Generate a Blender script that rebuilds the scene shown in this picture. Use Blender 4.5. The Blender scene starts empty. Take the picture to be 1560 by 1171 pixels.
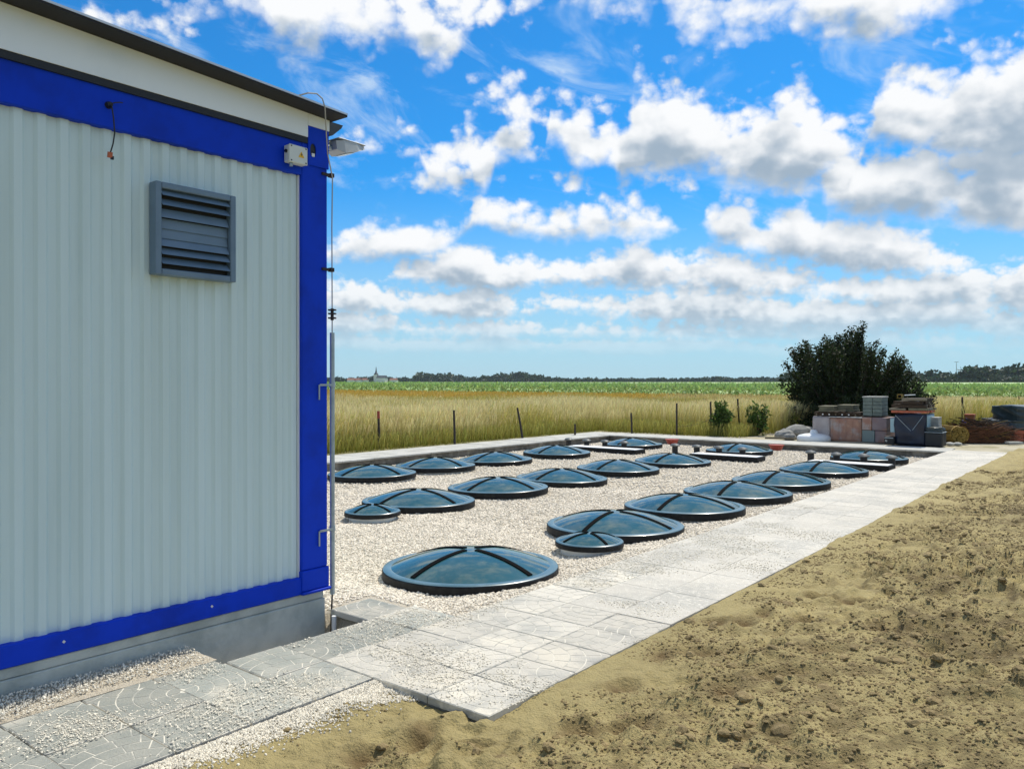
import bpy, bmesh, math, random
import numpy as np
from mathutils import Vector, Matrix
R = math.radians
random.seed(7); rng = np.random.default_rng(7)
sc = bpy.context.scene
COL = sc.collection

# ------------------------------------------------------------------ camera
YAW = R(38.7)
CAM_H = 1.55
cam_d = bpy.data.cameras.new('camera'); cam = bpy.data.objects.new('camera', cam_d); COL.objects.link(cam)
cam_d.sensor_width = 36.0; cam_d.lens = 36.0 * 1220.0 / 1560.0
cam_d.clip_start = 0.05; cam_d.clip_end = 12000
cam.location = (0, 0, CAM_H); cam.rotation_euler = (R(90 - 0.19), 0, YAW)
sc.camera = cam
FW = np.array([-math.sin(YAW), math.cos(YAW)]); RT = np.array([math.cos(YAW), math.sin(YAW)])

# ------------------------------------------------------------------ sky, sun, exposure
SUN_EL, SUN_AZ = R(57), R(-3.5)          # azimuth measured clockwise from +Y
sun_dir = Vector((math.sin(SUN_AZ) * math.cos(SUN_EL), math.cos(SUN_AZ) * math.cos(SUN_EL), math.sin(SUN_EL)))
sun_d = bpy.data.lights.new('sun', 'SUN'); sun_d.energy = 5.0; sun_d.angle = R(0.55); sun_d.color = (1.0, 0.93, 0.80)
sun = bpy.data.objects.new('sun', sun_d); COL.objects.link(sun)
sun.rotation_euler = sun_dir.to_track_quat('Z', 'Y').to_euler()
sc.view_settings.view_transform = 'Standard'; sc.view_settings.look = 'None'
sc.view_settings.exposure = 0.0; sc.view_settings.gamma = 1.0; sc.view_settings.use_curve_mapping = False
sc.cycles.use_denoising = True
sc.cycles.max_bounces = 4; sc.cycles.diffuse_bounces = 3; sc.cycles.transparent_max_bounces = 8

world = bpy.data.worlds.new('World'); sc.world = world; world.use_nodes = True
wt = world.node_tree; wt.nodes.clear()

def px_ang(x, y):
    """direction (azimuth from the view axis, elevation) in degrees of a point of the photograph"""
    a = math.atan((x - 780) / 1220.0)
    return math.degrees(a), math.degrees(math.atan((581.5 - y) / 1220.0 * math.cos(a)))

class NT:
    """terse node-building helper"""
    def __init__(s, nt): s.nt = nt
    def n(s, t, **kw):
        nd = s.nt.nodes.new(t)
        for k, v in kw.items(): setattr(nd, k, v)
        return nd
    def l(s, a, b): s.nt.links.new(a, b)
    def put(s, sock, v):
        if isinstance(v, bpy.types.NodeSocket): s.l(v, sock)
        else: sock.default_value = v
    def math(s, op, a, b=None, c=None, clamp=False):
        nd = s.n('ShaderNodeMath', operation=op, use_clamp=clamp); s.put(nd.inputs[0], a)
        if b is not None: s.put(nd.inputs[1], b)
        if c is not None: s.put(nd.inputs[2], c)
        return nd.outputs[0]
    def vmath(s, op, a, b=None, out=0):
        nd = s.n('ShaderNodeVectorMath', operation=op); s.put(nd.inputs[0], a)
        if b is not None: s.put(nd.inputs[1], b)
        return nd.outputs[out]
    def mix(s, f, a, b):
        nd = s.n('ShaderNodeMix', data_type='RGBA'); s.put(nd.inputs[0], f)
        for i, v in ((6, a), (7, b)): s.put(nd.inputs[i], (tuple(v) + (1,))[:4] if isinstance(v, (tuple, list)) else v)
        return nd.outputs[2]
    def ramp(s, v, lo, hi, a=0.0, b=1.0, smooth=True):
        nd = s.n('ShaderNodeMapRange', interpolation_type='SMOOTHSTEP' if smooth else 'LINEAR'); s.put(nd.inputs[0], v)
        for i, x in ((1, lo), (2, hi), (3, a), (4, b)): s.put(nd.inputs[i], x)
        return nd.outputs[0]
    def noise(s, vec, scale, detail=4, rough=0.55, dist=0.0, out=0, lac=2.0):
        nd = s.n('ShaderNodeTexNoise')
        if vec is not None: s.l(vec, nd.inputs['Vector'])
        nd.inputs['Scale'].default_value = scale; nd.inputs['Detail'].default_value = detail
        nd.inputs['Roughness'].default_value = rough; nd.inputs['Distortion'].default_value = dist; nd.inputs['Lacunarity'].default_value = lac
        return nd.outputs[out]
    def xyz(s, x, y, z=0.0):
        nd = s.n('ShaderNodeCombineXYZ'); s.put(nd.inputs[0], x); s.put(nd.inputs[1], y); s.put(nd.inputs[2], z); return nd.outputs[0]
    def sep(s, v):
        nd = s.n('ShaderNodeSeparateXYZ'); s.l(v, nd.inputs[0]); return nd.outputs

# cumulus banks as seen over the horizon: azimuth/elevation outlines (degrees) of tops and bases, broken up by noise
BANKS = [  # each bank: (column, top row, base row) of the photograph, turned into directions below
 [(-400, 40, 130), (-250, 90, 60), (100, 60, 60), (330, 10, 0), (360, -30, 18), (400, -60, 48), (440, -70, 92), (475, -70, 96), (510, -60, 58), (560, -50, 74), (600, -30, 64), (640, -10, 96), (668, 40, 98), (688, 66, 92), (705, 60, 50), (780, 20, 10), (860, 10, 0), (930, -20, 4), (990, -40, 14), (1040, -50, 40), (1110, -50, 50), (1160, -60, 34), (1230, -60, 50), (1300, -60, 66), (1340, -60, 70), (1390, -60, 46), (1440, -30, 12), (1480, 10, 0), (1600, 20, 10), (1800, -60, 40), (2000, -40, 60)],
 [(-400, 150, 260), (-200, 180, 250), (-50, 220, 180), (640, 240, 230), (655, 250, 292), (672, 232, 280), (690, 205, 262), (708, 186, 250), (726, 204, 290), (742, 212, 288), (758, 214, 250), (770, 184, 248), (785, 190, 250), (815, 222, 250), (828, 240, 225), (836, 190, 215), (862, 172, 236), (890, 172, 262), (915, 190, 258), (932, 178, 262), (950, 200, 280), (966, 142, 270), (1000, 122, 272), (1050, 132, 268), (1090, 150, 276), (1130, 166, 288), (1180, 148, 292), (1222, 140, 292), (1262, 168, 288), (1300, 206, 288), (1322, 190, 232), (1350, 130, 226), (1390, 104, 236), (1440, 96, 244), (1490, 92, 246), (1530, 86, 250), (1600, 60, 250), (1700, 90, 260), (1850, 160, 280), (2000, 200, 220)],
 [(-300, 300, 290), (1190, 290, 280), (1235, 262, 280), (1262, 232, 312), (1310, 222, 330), (1360, 236, 334), (1400, 216, 336), (1450, 240, 340), (1500, 226, 346), (1560, 236, 350), (1650, 240, 330), (2000, 260, 300)],
 [(-300, 330, 390), (-100, 350, 340), (480, 350, 345), (500, 372, 405), (530, 360, 398), (600, 354, 392), (660, 362, 386), (712, 356, 350), (722, 330, 344), (760, 318, 358), (800, 326, 366), (850, 332, 372), (876, 338, 368), (888, 314, 366), (918, 310, 366), (945, 322, 362), (985, 320, 362), (1020, 334, 360), (1044, 346, 350), (1062, 345, 342), (1078, 322, 356), (1105, 312, 376), (1138, 318, 384), (1168, 338, 392), (1188, 326, 396), (1218, 318, 396), (1250, 352, 400), (1290, 346, 418), (1350, 352, 424), (1400, 366, 426), (1450, 380, 420), (1490, 398, 410), (1560, 400, 396), (1650, 340, 420), (2000, 360, 400)],
 [(-300, 420, 460), (400, 410, 440), (520, 420, 438), (560, 436, 426), (610, 404, 432), (660, 396, 436), (708, 380, 436), (744, 384, 438), (770, 404, 442), (800, 396, 438), (860, 398, 442), (900, 384, 444), (960, 378, 444), (1010, 386, 444), (1060, 390, 444), (1110, 380, 448), (1160, 392, 452), (1220, 404, 452), (1290, 424, 458), (1380, 420, 466), (1460, 404, 468), (1510, 414, 462), (1560, 408, 470), (1700, 400, 460), (2000, 420, 440)],
 [(-300, 450, 480), (480, 432, 470), (560, 432, 476), (620, 444, 478), (660, 440, 482), (740, 450, 486), (790, 464, 484), (850, 448, 480), (930, 446, 484), (1000, 456, 486), (1080, 450, 490), (1140, 462, 488), (1240, 462, 496), (1330, 470, 500), (1400, 466, 500), (1470, 474, 504), (1560, 480, 520), (1700, 470, 500), (2000, 470, 500)],
 [(-300, 515, 535), (500, 512, 530), (640, 520, 536), (800, 514, 534), (930, 524, 540), (1060, 516, 536), (1200, 526, 542), (1330, 530, 546), (1480, 534, 550), (2000, 530, 550)],
 [(-300, 490, 510), (480, 484, 508), (580, 486, 510), (680, 494, 512), (800, 490, 516), (930, 496, 514), (1060, 490, 518), (1200, 502, 522), (1330, 508, 530), (1480, 514, 536), (1600, 510, 540), (2000, 500, 530)]]
SPOTS = [(165, 34, 32, 17), (702, 12, 38, 20), (770, 127, 20, 14), (690, 272, 42, 14), (822, 262, 13, 13), (848, 270, 14, 6), (880, 272, 16, 6), (1015, 275, 22, 9), (788, 165, 16, 8)]

def bank_curve(w, az01, pts, col):
    nd = w.n('ShaderNodeFloatCurve'); w.l(az01, nd.inputs['Value']); c = nd.mapping.curves[0]; nd.mapping.use_clip = False
    P_ = []
    for p in pts:
        a, e = px_ang(p[0], p[col]); P_.append(((a + 50) / 100, min(max(e / 30, -.1), 1.0)))
    P_ = [(0.0, P_[0][1])] + [q for q in P_ if 0.001 < q[0] < .999] + [(1.0, P_[-1][1])]
    c.points[0].location = P_[0]; c.points[1].location = P_[-1]
    for q in P_[1:-1]: c.points.new(*q)
    for q in c.points: q.handle_type = 'AUTO_CLAMPED'
    nd.mapping.update()
    return w.math('MULTIPLY', nd.outputs[0], 30.0)
def cloud_group():
    g = bpy.data.node_groups.new('cumulus_field', 'ShaderNodeTree')
    g.interface.new_socket('Vector', in_out='INPUT', socket_type='NodeSocketVector')
    g.interface.new_socket('Field', in_out='OUTPUT', socket_type='NodeSocketFloat'); g.interface.new_socket('Puff', in_out='OUTPUT', socket_type='NodeSocketFloat'); g.interface.new_socket('Smooth', in_out='OUTPUT', socket_type='NodeSocketFloat')
    w = NT(g); gi = w.n('NodeGroupInput'); go = w.n('NodeGroupOutput'); p = gi.outputs[0]
    s = w.sep(p); el = s[1]; elp = w.math('MAXIMUM', el, 0.5)
    lowf = w.ramp(el, 5.0, 13.0)
    def puffs(sc1, sc2, off):
        q = w.vmath('MULTIPLY_ADD', p, (sc1, sc1 * 1.25, 1.0)); q.node.inputs[2].default_value = off
        n_ = w.n('ShaderNodeTexNoise', noise_dimensions='2D'); w.l(q, n_.inputs['Vector']); n_.inputs['Scale'].default_value = 1.0; n_.inputs['Detail'].default_value = 7; n_.inputs['Roughness'].default_value = 0.60
        v_ = w.n('ShaderNodeTexVoronoi', voronoi_dimensions='2D', feature='F1'); v_.inputs['Scale'].default_value = sc2; v_.inputs['Detail'].default_value = 1.5; v_.inputs['Roughness'].default_value = 0.5
        wq = w.vmath('SCALE', n_.outputs['Color']); wq.node.inputs['Scale'].default_value = 0.35
        w.l(w.vmath('ADD', q, wq), v_.inputs['Vector'])
        l_ = w.n('ShaderNodeTexNoise', noise_dimensions='2D'); w.l(q, l_.inputs['Vector']); l_.inputs['Scale'].default_value = 1.0; l_.inputs['Detail'].default_value = 1.6; l_.inputs['Roughness'].default_value = 0.60
        full = w.math('ADD', w.math('MULTIPLY', w.math('SUBTRACT', n_.outputs[0], 0.5), 2.0), w.math('MULTIPLY_ADD', v_.outputs['Distance'], -0.75, 0.30))
        return full, w.math('MULTIPLY', w.math('SUBTRACT', l_.outputs[0], 0.5), 2.0)
    hi = puffs(0.30, 1.9, (3.0, 8.0, 0)); lo = puffs(0.66, 1.7, (40.0, 21.0, 0))
    inv = w.math('SUBTRACT', 1.0, lowf)
    nz = w.math('MULTIPLY_ADD', hi[0], lowf, w.math('MULTIPLY', lo[0], inv)); fine = w.math('SUBTRACT', nz, w.math('MULTIPLY_ADD', hi[1], lowf, w.math('MULTIPLY', lo[1], inv)))
    amp = w.math('MULTIPLY_ADD', elp, 0.135, 0.45)                     # size of the billows in degrees
    bn_ = w.n('ShaderNodeTexNoise', noise_dimensions='2D'); w.l(w.vmath('MULTIPLY', p, (0.11, 0.34, 0)), bn_.inputs['Vector']); bn_.inputs['Scale'].default_value = 1.0; bn_.inputs['Detail'].default_value = 1
    nz = w.math('MULTIPLY_ADD', w.math('SUBTRACT', bn_.outputs[0], 0.5), w.ramp(el, 4, 14, 2.6, 0.8), nz)
    jag = w.math('MULTIPLY', w.math('ADD', nz, w.ramp(el, 2, 14, 0.78, 0.46)), amp)
    az01 = w.math('DIVIDE', w.math('ADD', s[0], 50.0), 100.0)
    F = None
    for bk in BANKS:
        t = bank_curve(w, az01, bk, 1); b = bank_curve(w, az01, bk, 2)
        up = w.math('ADD', w.math('SUBTRACT', t, el), jag); dn = w.math('MULTIPLY_ADD', jag, 0.55, w.math('SUBTRACT', el, b))
        f = w.math('MINIMUM', up, dn); F = f if F is None else w.math('MAXIMUM', F, f)
    for (x, y, rx, ry) in SPOTS:
        a, e = px_ang(x, y); a1, _ = px_ang(x + rx, y); _, e1 = px_ang(x, y - ry)
        d = w.vmath('MULTIPLY', w.vmath('SUBTRACT', p, (a, e, 0)), (1 / max(a1 - a, .1), 1 / max(e1 - e, .1), 0))
        f = w.math('MULTIPLY_ADD', w.math('SUBTRACT', 1.0, w.vmath('LENGTH', d, out=1)), max(e1 - e, .1) * 1.3, jag); F = w.math('MAXIMUM', F, f)
    # the rest of the sky carries the same kind of broken cumulus
    gen = w.math('MULTIPLY_ADD', w.noise(w.vmath('MULTIPLY_ADD', p, (0.05, 0.07, 0)), 1.0, 2, 0.5), 26.0, -13.6)
    far = w.math('MAXIMUM', w.ramp(w.math('ABSOLUTE', s[0]), 40, 48), w.ramp(el, 26, 31))
    gen = w.math('ADD', w.math('ADD', gen, jag), w.math('MULTIPLY_ADD', far, 60.0, -60.0))
    inb = w.math('MULTIPLY', far, -60.0)
    F = w.math('MAXIMUM', w.math('ADD', F, inb), gen)
    w.l(F, go.inputs[0]); w.l(nz, go.inputs[1]); w.l(w.math('SUBTRACT', F, w.math('MULTIPLY', w.math('MULTIPLY', fine, amp), 0.8)), go.inputs[2])
    return g

w = NT(wt)
tc = w.n('ShaderNodeTexCoord'); dirv = tc.outputs['Generated']
sky = w.n('ShaderNodeTexSky', sky_type='NISHITA'); sky.sun_disc = False
sky.sun_elevation = SUN_EL; sky.sun_rotation = SUN_AZ; sky.altitude = 120; sky.air_density = 1.0; sky.dust_density = 0.4; sky.ozone_density = 3.0
sx = w.sep(dirv)
rr = w.vmath('DOT_PRODUCT', dirv, (RT[0], RT[1], 0), out=1); ff = w.vmath('DOT_PRODUCT', dirv, (FW[0], FW[1], 0), out=1)
az = w.math('MULTIPLY', w.math('ARCTAN2', rr, ff), 57.29578); el = w.math('MULTIPLY', w.math('ARCSINE', sx[2]), 57.29578)
P = w.xyz(az, el, 0.0)
cg = cloud_group()
def field(v):
    nd = w.n('ShaderNodeGroup'); nd.node_tree = cg; w.l(v, nd.inputs[0]); return nd.outputs
elp = w.math('MAXIMUM', el, 0.0)
size = w.math('MULTIPLY_ADD', elp, 0.12, 0.55)              # a typical cloud depth at this elevation
g0 = field(P); g1 = field(w.vmath('ADD', P, w.xyz(w.math('MULTIPLY', size, 0.35), w.math('MULTIPLY', size, 0.85))))
f0 = w.math('DIVIDE', g0[0], size); f1 = w.math('DIVIDE', g1[2], size)
dens = w.ramp(f0, -0.12, 0.72)
relief = w.math('SUBTRACT', g0[1], g1[1])
shade = w.ramp(w.math('MULTIPLY_ADD', relief, -0.38, w.math('MINIMUM', f1, 1.8)), -0.1, 1.9)
ccol = w.mix(shade, (0.97, 0.985, 1.0), (0.36, 0.46, 0.57))
# thin cirrus high up
cir = w.noise(w.vmath('MULTIPLY', w.vmath('ADD', P, w.xyz(0.0, w.math('MULTIPLY', az, 0.25))), (0.030, 0.085, 1.0)), 2.2, 5, 0.62, 1.6)
cir = w.math('MULTIPLY', w.ramp(cir, 0.50, 0.80), w.ramp(el, 8, 16, 0.0, 0.7))
SKY_S = 0.10
skyc = w.vmath('MULTIPLY', sky.outputs[0], (SKY_S * 0.17, SKY_S * 0.90, SKY_S * 1.42))
hazef = w.ramp(el, -1, 15, 0.85, 0.0)
skyc = w.mix(hazef, skyc, (0.52, 0.72, 0.83))
skyc = w.mix(cir, skyc, (0.70, 0.84, 0.97))
ccol = w.mix(w.ramp(el, 0.5, 9, 0.60, 0.0), ccol, (0.60, 0.74, 0.83))
dens = w.math('MULTIPLY', dens, w.ramp(el, 0.8, 5, 0.0, 1.0))
final = w.mix(dens, skyc, ccol)
bg = w.n('ShaderNodeBackground'); w.l(final, bg.inputs[0]); bg.inputs[1].default_value = 1.0
wo = w.n('ShaderNodeOutputWorld'); w.l(bg.outputs[0], wo.inputs[0])
world.cycles.sampling_method = 'NONE'

# ------------------------------------------------------------------ materials
MATS = {}
def mat(name, c, rough=0.7, c2=None, nscale=3.0, lo=0.4, hi=0.65, bump=0.0, bscale=40.0, metal=0.0, rand=0.0, spec=0.5, detail=5, vcol=None, trans=0.0, coat=0.0, stretch=None, world_pos=False, c3=None, n3=0.6):
    if name in MATS: return MATS[name]
    m = bpy.data.materials.new(name); m.use_nodes = True; nt = m.node_tree; nt.nodes.clear(); w = NT(nt)
    b = w.n('ShaderNodeBsdfPrincipled'); o = w.n('ShaderNodeOutputMaterial')
    if world_pos: vec = w.n('ShaderNodeNewGeometry').outputs['Position']
    else: vec = w.n('ShaderNodeTexCoord').outputs['Object']
    if stretch: vec = w.vmath('MULTIPLY', vec, stretch)
    col = tuple(c) + (1,)
    if vcol:
        at = w.n('ShaderNodeAttribute', attribute_name=vcol); col = at.outputs['Color']
    if c2 is not None:
        f = w.ramp(w.noise(vec, nscale, detail, 0.6), lo, hi); col = w.mix(f, col if not isinstance(col, tuple) else col[:3], c2)
    if c3 is not None:
        f = w.ramp(w.noise(w.vmath('ADD', vec, (5.3, 1.7, 9.1)), n3, 5, 0.65), 0.48, 0.66); col = w.mix(f, col, c3)
    if rand:
        oi = w.n('ShaderNodeObjectInfo'); hv = w.n('ShaderNodeHueSaturation'); w.put(hv.inputs['Color'], col)
        w.l(w.ramp(oi.outputs['Random'], 0, 1, 1 - rand, 1 + rand, False), hv.inputs['Value']); col = hv.outputs[0]
    w.put(b.inputs['Base Color'], col)
    b.inputs['Roughness'].default_value = rough; b.inputs['Metallic'].default_value = metal; b.inputs['Specular IOR Level'].default_value = spec
    if coat: b.inputs['Coat Weight'].default_value = coat; b.inputs['Coat Roughness'].default_value = 0.08
    if bump:
        bn = w.n('ShaderNodeBump'); bn.inputs['Strength'].default_value = bump; bn.inputs['Distance'].default_value = 0.02
        w.l(w.noise(vec, bscale, 6, 0.65), bn.inputs['Height']); w.l(bn.outputs[0], b.inputs['Normal'])
    sh = b.outputs[0]
    if trans:
        tr = w.n('ShaderNodeBsdfTranslucent'); w.put(tr.inputs[0], col); mx = w.n('ShaderNodeMixShader'); mx.inputs[0].default_value = trans
        w.l(sh, mx.inputs[1]); w.l(tr.outputs[0], mx.inputs[2]); sh = mx.outputs[0]
    w.l(sh, o.inputs[0]); MATS[name] = m; return m

M_WALL = mat('white_sheet_steel', (.61, .74, .735), .45, (.55, .675, .665), 2.2, .35, .75, stretch=(3, 3, .18), bump=.03, bscale=3, c3=(.57, .69, .67), n3=1.3)
M_BLUE = mat('blue_painted_steel', (.000, .042, .56), .6, (.001, .030, .38), 3, .4, .75, bump=.06, bscale=30, spec=.2)
M_FASCIA = mat('white_fascia_sheet', (.80, .86, .88), .5, (.72, .79, .82), 2.5, .5, .8)
M_ROOF = mat('shade_black_roof_sheet', (.012, .012, .013), .7)  # near-black: the shade under the roof overhang is put into this colour
M_EDGE = mat('pale_roof_edge', (.6, .62, .62), .4, metal=.6)
M_PLINTH = mat('grey_concrete', (.52, .55, .50), .9, (.34, .37, .34), 3.5, .35, .7, bump=.35, bscale=25, c3=(.58, .59, .53), n3=1.6)
M_CONC = mat('light_concrete', (.46, .46, .43), .92, (.34, .34, .31), 2.5, .4, .7, bump=.3, bscale=30, rand=.06, world_pos=True)
M_KERBFACE = mat('dark_concrete', (.16, .15, .13), .95, (.07, .07, .06), 3.5, .35, .7, bump=.4, bscale=20, c3=(.24, .23, .20), n3=2.2)  # kerb faces: mottled concrete, darker than the coping
M_LOUVRE = mat('blue_grey_plastic', (.14, .21, .28), .5, (.105, .165, .225), 4, .4, .8)
M_GREYBOX = mat('light_grey_plastic', (.62, .66, .62), .45)
M_BLACK = mat('black_plastic', (.010, .011, .012), .55)
M_RIM = mat('black_rim', (.006, .007, .008), .6, (.016, .018, .018), 14, .45, .7, spec=.25)
M_STRAP = mat('black_strap', (.002, .002, .002), .9, spec=.08)
M_YELLOW = mat('yellow_print', (.75, .45, .01), .5)
M_GALV = mat('galvanised_steel', (.36, .42, .45), .42, (.28, .34, .36), 12, .4, .7, metal=.55)
M_WIRE = mat('dull_aluminium', (.40, .40, .38), .45, metal=.7)
M_LAMP = mat('grey_lamp_housing', (.42, .45, .46), .45)
M_LAMPGLASS = mat('lamp_lens', (.55, .56, .58), .2)
M_WHITE = mat('white_plastic', (.78, .80, .80), .4)
M_DOME = None
M_PAVER = mat('moulded_paver', (.265, .28, .255), .9, (.35, .35, .31), 4, .35, .7, bump=.35, bscale=70, rand=.16, world_pos=True, c3=(.50, .47, .40), n3=1.6)
M_DUSTY = mat('dust_covered_paver', (.53, .50, .435), .92, (.40, .39, .35), 2.6, .46, .64, bump=.35, bscale=70, rand=.10, world_pos=True, c3=(.63, .585, .49), n3=2.3)
M_GROOVE = mat('dusty_paver_joint', (.62, .59, .51), .95, (.34, .34, .31), 7, .45, .62, world_pos=True)
M_PAVERFAR = mat('dusty_paver', (.54, .51, .445), .92, (.44, .425, .38), 1.6, .42, .62, bump=.5, bscale=90, rand=.05, world_pos=True, c3=(.62, .59, .52), n3=34)
M_GRAVEL = mat('crushed_limestone', (.60, .54, .43), .9, (.44, .385, .30), 90, .42, .60, bump=.8, bscale=120, world_pos=True)
M_STONE = mat('limestone_chip', (.74, .67, .55), .88, (.58, .51, .41), 30, .45, .7, rand=.26)
M_DUSTST = mat('white_stone_chip', (.72, .665, .55), .88, rand=.22)
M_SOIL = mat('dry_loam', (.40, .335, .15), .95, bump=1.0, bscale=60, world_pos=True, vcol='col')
M_CLOD = mat('soil_clod', (.33, .25, .115), .95, (.20, .14, .06), 6, .4, .7, rand=.2, bump=.5, bscale=80)
M_SUBBASE = mat('sub_base', (.25, .24, .21), .95, bump=.5, bscale=40)
M_POST = mat('dark_post', (.030, .022, .018), .7)
M_RED = mat('faded_red', (.30, .045, .03), .6)
M_TERRACOTTA = mat('terracotta', (.45, .12, .06), .75, (.32, .08, .04), 9, .4, .7)

def dome_material():
    m = bpy.data.materials.new('tinted_dome_sheet'); m.use_nodes = True; w = NT(m.node_tree); b = m.node_tree.nodes['Principled BSDF']
    tc_ = w.n('ShaderNodeTexCoord').outputs['Object']
    f = w.ramp(w.noise(tc_, 2.5, 4, .6), .35, .7)
    oi = w.n('ShaderNodeObjectInfo')
    dv = w.vmath('ADD', tc_, w.xyz(w.math('MULTIPLY', oi.outputs['Random'], 37.0), 0.0, 0.0))
    dust = w.math('MULTIPLY', w.ramp(w.noise(dv, 3.5, 6, .7), .42, .72), w.ramp(oi.outputs['Random'], 0, 1, .06, .20, False))
    w.l(w.mix(dust, w.mix(f, (.022, .075, .088), (.032, .095, .108)), (.30, .31, .28)), b.inputs['Base Color'])
    w.put(b.inputs['Roughness'], w.math('MULTIPLY_ADD', dust, .3, .075)); b.inputs['IOR'].default_value = 1.55
    
    bn = w.n('ShaderNodeBump'); bn.inputs['Strength'].default_value = .02; bn.inputs['Distance'].default_value = .03
    w.l(w.noise(tc_, 2.2, 2, .5), bn.inputs['Height']); w.l(bn.outputs[0], b.inputs['Normal'])
    return m
M_DOME = dome_material()
M_FLANGE = mat('tinted_flange', (.060, .135, .170), .33, (.10, .18, .22), 8, .4, .7, coat=.2)

# ------------------------------------------------------------------ helpers
def tag(o, label=None, cat=None, group=None, kind=None):
    if label: o['label'] = label
    if cat: o['category'] = cat
    if group: o['group'] = group
    if kind: o['kind'] = kind
    return o
def empty(name, loc=(0, 0, 0), rz=0.0, parent=None):
    o = bpy.data.objects.new(name, None); COL.objects.link(o); o.location = loc; o.rotation_euler = (0, 0, rz); o.empty_display_size = .2; o.parent = parent; return o
def link_mesh(name, me, parent=None, loc=(0, 0, 0), rz=0.0):
    o = bpy.data.objects.new(name, me); COL.objects.link(o); o.parent = parent; o.location = loc; o.rotation_euler = (0, 0, rz); return o
def copy_tree(o, parent=None):
    c = o.copy(); COL.objects.link(c); c.parent = parent
    for ch in list(o.children): copy_tree(ch, c)
    return c
def cxy(px, d):
    """ground point at depth d along the view ray of column px of the photograph"""
    p = FW * d + RT * d * (px - 780) / 1220.0; return float(p[0]), float(p[1])
def x_at(px, Y):
    v = FW + RT * (px - 780) / 1220.0; return float(v[0] / v[1] * Y)
def z_at(py, X, Y):
    d = X * FW[0] + Y * FW[1]; return CAM_H - (py - 581.5) / 1220.0 * d

class MB:
    def __init__(s): s.v = []; s.f = []; s.m = []
    def add(s, vs, fs, mi=0):
        n = len(s.v); s.v += [tuple(v) for v in vs]; s.f += [tuple(i + n for i in f) for f in fs]; s.m += [mi] * len(fs); return s
    def box(s, x0, x1, y0, y1, z0, z1, mi=0, b=0.0):
        if b <= 0:
            vs = [(x, y, z) for z in (z0, z1) for y in (y0, y1) for x in (x0, x1)]
            return s.add(vs, [(0, 2, 3, 1), (4, 5, 7, 6), (0, 1, 5, 4), (2, 6, 7, 3), (0, 4, 6, 2), (1, 3, 7, 5)], mi)
        bm = bmesh.new(); bmesh.ops.create_cube(bm, size=1.0)
        for v in bm.verts: v.co = ((x0 + x1) / 2 + v.co.x * (x1 - x0), (y0 + y1) / 2 + v.co.y * (y1 - y0), (z0 + z1) / 2 + v.co.z * (z1 - z0))
        bmesh.ops.bevel(bm, geom=bm.edges[:], offset=b, segments=1, affect='EDGES'); bm.verts.index_update()
        s.add([v.co for v in bm.verts], [[v.index for v in f.verts] for f in bm.faces], mi); bm.free(); return s
    def obox(s, c, size, rz=0.0, rx=0.0, ry=0.0, mi=0):
        m = Matrix.Translation(c) @ Matrix.Rotation(rz, 4, 'Z') @ Matrix.Rotation(ry, 4, 'Y') @ Matrix.Rotation(rx, 4, 'X')
        vs = [m @ Vector((x * size[0] / 2, y * size[1] / 2, z * size[2] / 2)) for z in (-1, 1) for y in (-1, 1) for x in (-1, 1)]
        return s.add(vs, [(0, 2, 3, 1), (4, 5, 7, 6), (0, 1, 5, 4), (2, 6, 7, 3), (0, 4, 6, 2), (1, 3, 7, 5)], mi)
    def tube(s, pts, r, seg=8, mi=0, cap=True):
        pts = [Vector(p) for p in pts]; n = len(pts); rs = r if isinstance(r, (list, tuple)) else [r] * n; vs = []; fs = []
        for i, p in enumerate(pts):
            t = (pts[min(i + 1, n - 1)] - pts[max(i - 1, 0)]).normalized(); a = t.orthogonal().normalized() if i == 0 else (a - t * a.dot(t)).normalized(); b_ = t.cross(a)
            for k in range(seg):
                q = 2 * math.pi * k / seg; vs.append(p + (a * math.cos(q) + b_ * math.sin(q)) * rs[i])
        for i in range(n - 1):
            for k in range(seg): fs.append((i * seg + k, i * seg + (k + 1) % seg, (i + 1) * seg + (k + 1) % seg, (i + 1) * seg + k))
        if cap: fs.append(tuple(range(seg))[::-1]); fs.append(tuple((n - 1) * seg + k for k in range(seg)))
        return s.add(vs, fs, mi)
    def lathe(s, prof, seg=48, c=(0, 0, 0), mi=0, close_top=True, close_bot=False):
        vs = []; fs = []; n = len(prof)
        for (r, z) in prof:
            for k in range(seg):
                q = 2 * math.pi * k / seg; vs.append((c[0] + r * math.cos(q), c[1] + r * math.sin(q), c[2] + z))
        for i in range(n - 1):
            for k in range(seg): fs.append((i * seg + k, i * seg + (k + 1) % seg, (i + 1) * seg + (k + 1) % seg, (i + 1) * seg + k))
        if close_top: fs.append(tuple((n - 1) * seg + k for k in range(seg)))
        if close_bot: fs.append(tuple(range(seg))[::-1])
        return s.add(vs, fs, mi)
    def mesh(s, name, mats, smooth=False):
        me = bpy.data.meshes.new(name); me.from_pydata(s.v, [], s.f)
        for m in (mats if isinstance(mats, (list, tuple)) else [mats]): me.materials.append(m)
        if any(s.m): me.polygons.foreach_set('material_index', s.m)
        if smooth: me.polygons.foreach_set('use_smooth', [True] * len(me.polygons))
        me.update(); return me
    def build(s, name, mats, parent=None, loc=(0, 0, 0), rz=0.0, smooth=False):
        return link_mesh(name, s.mesh(name, mats, smooth), parent, loc, rz)

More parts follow.
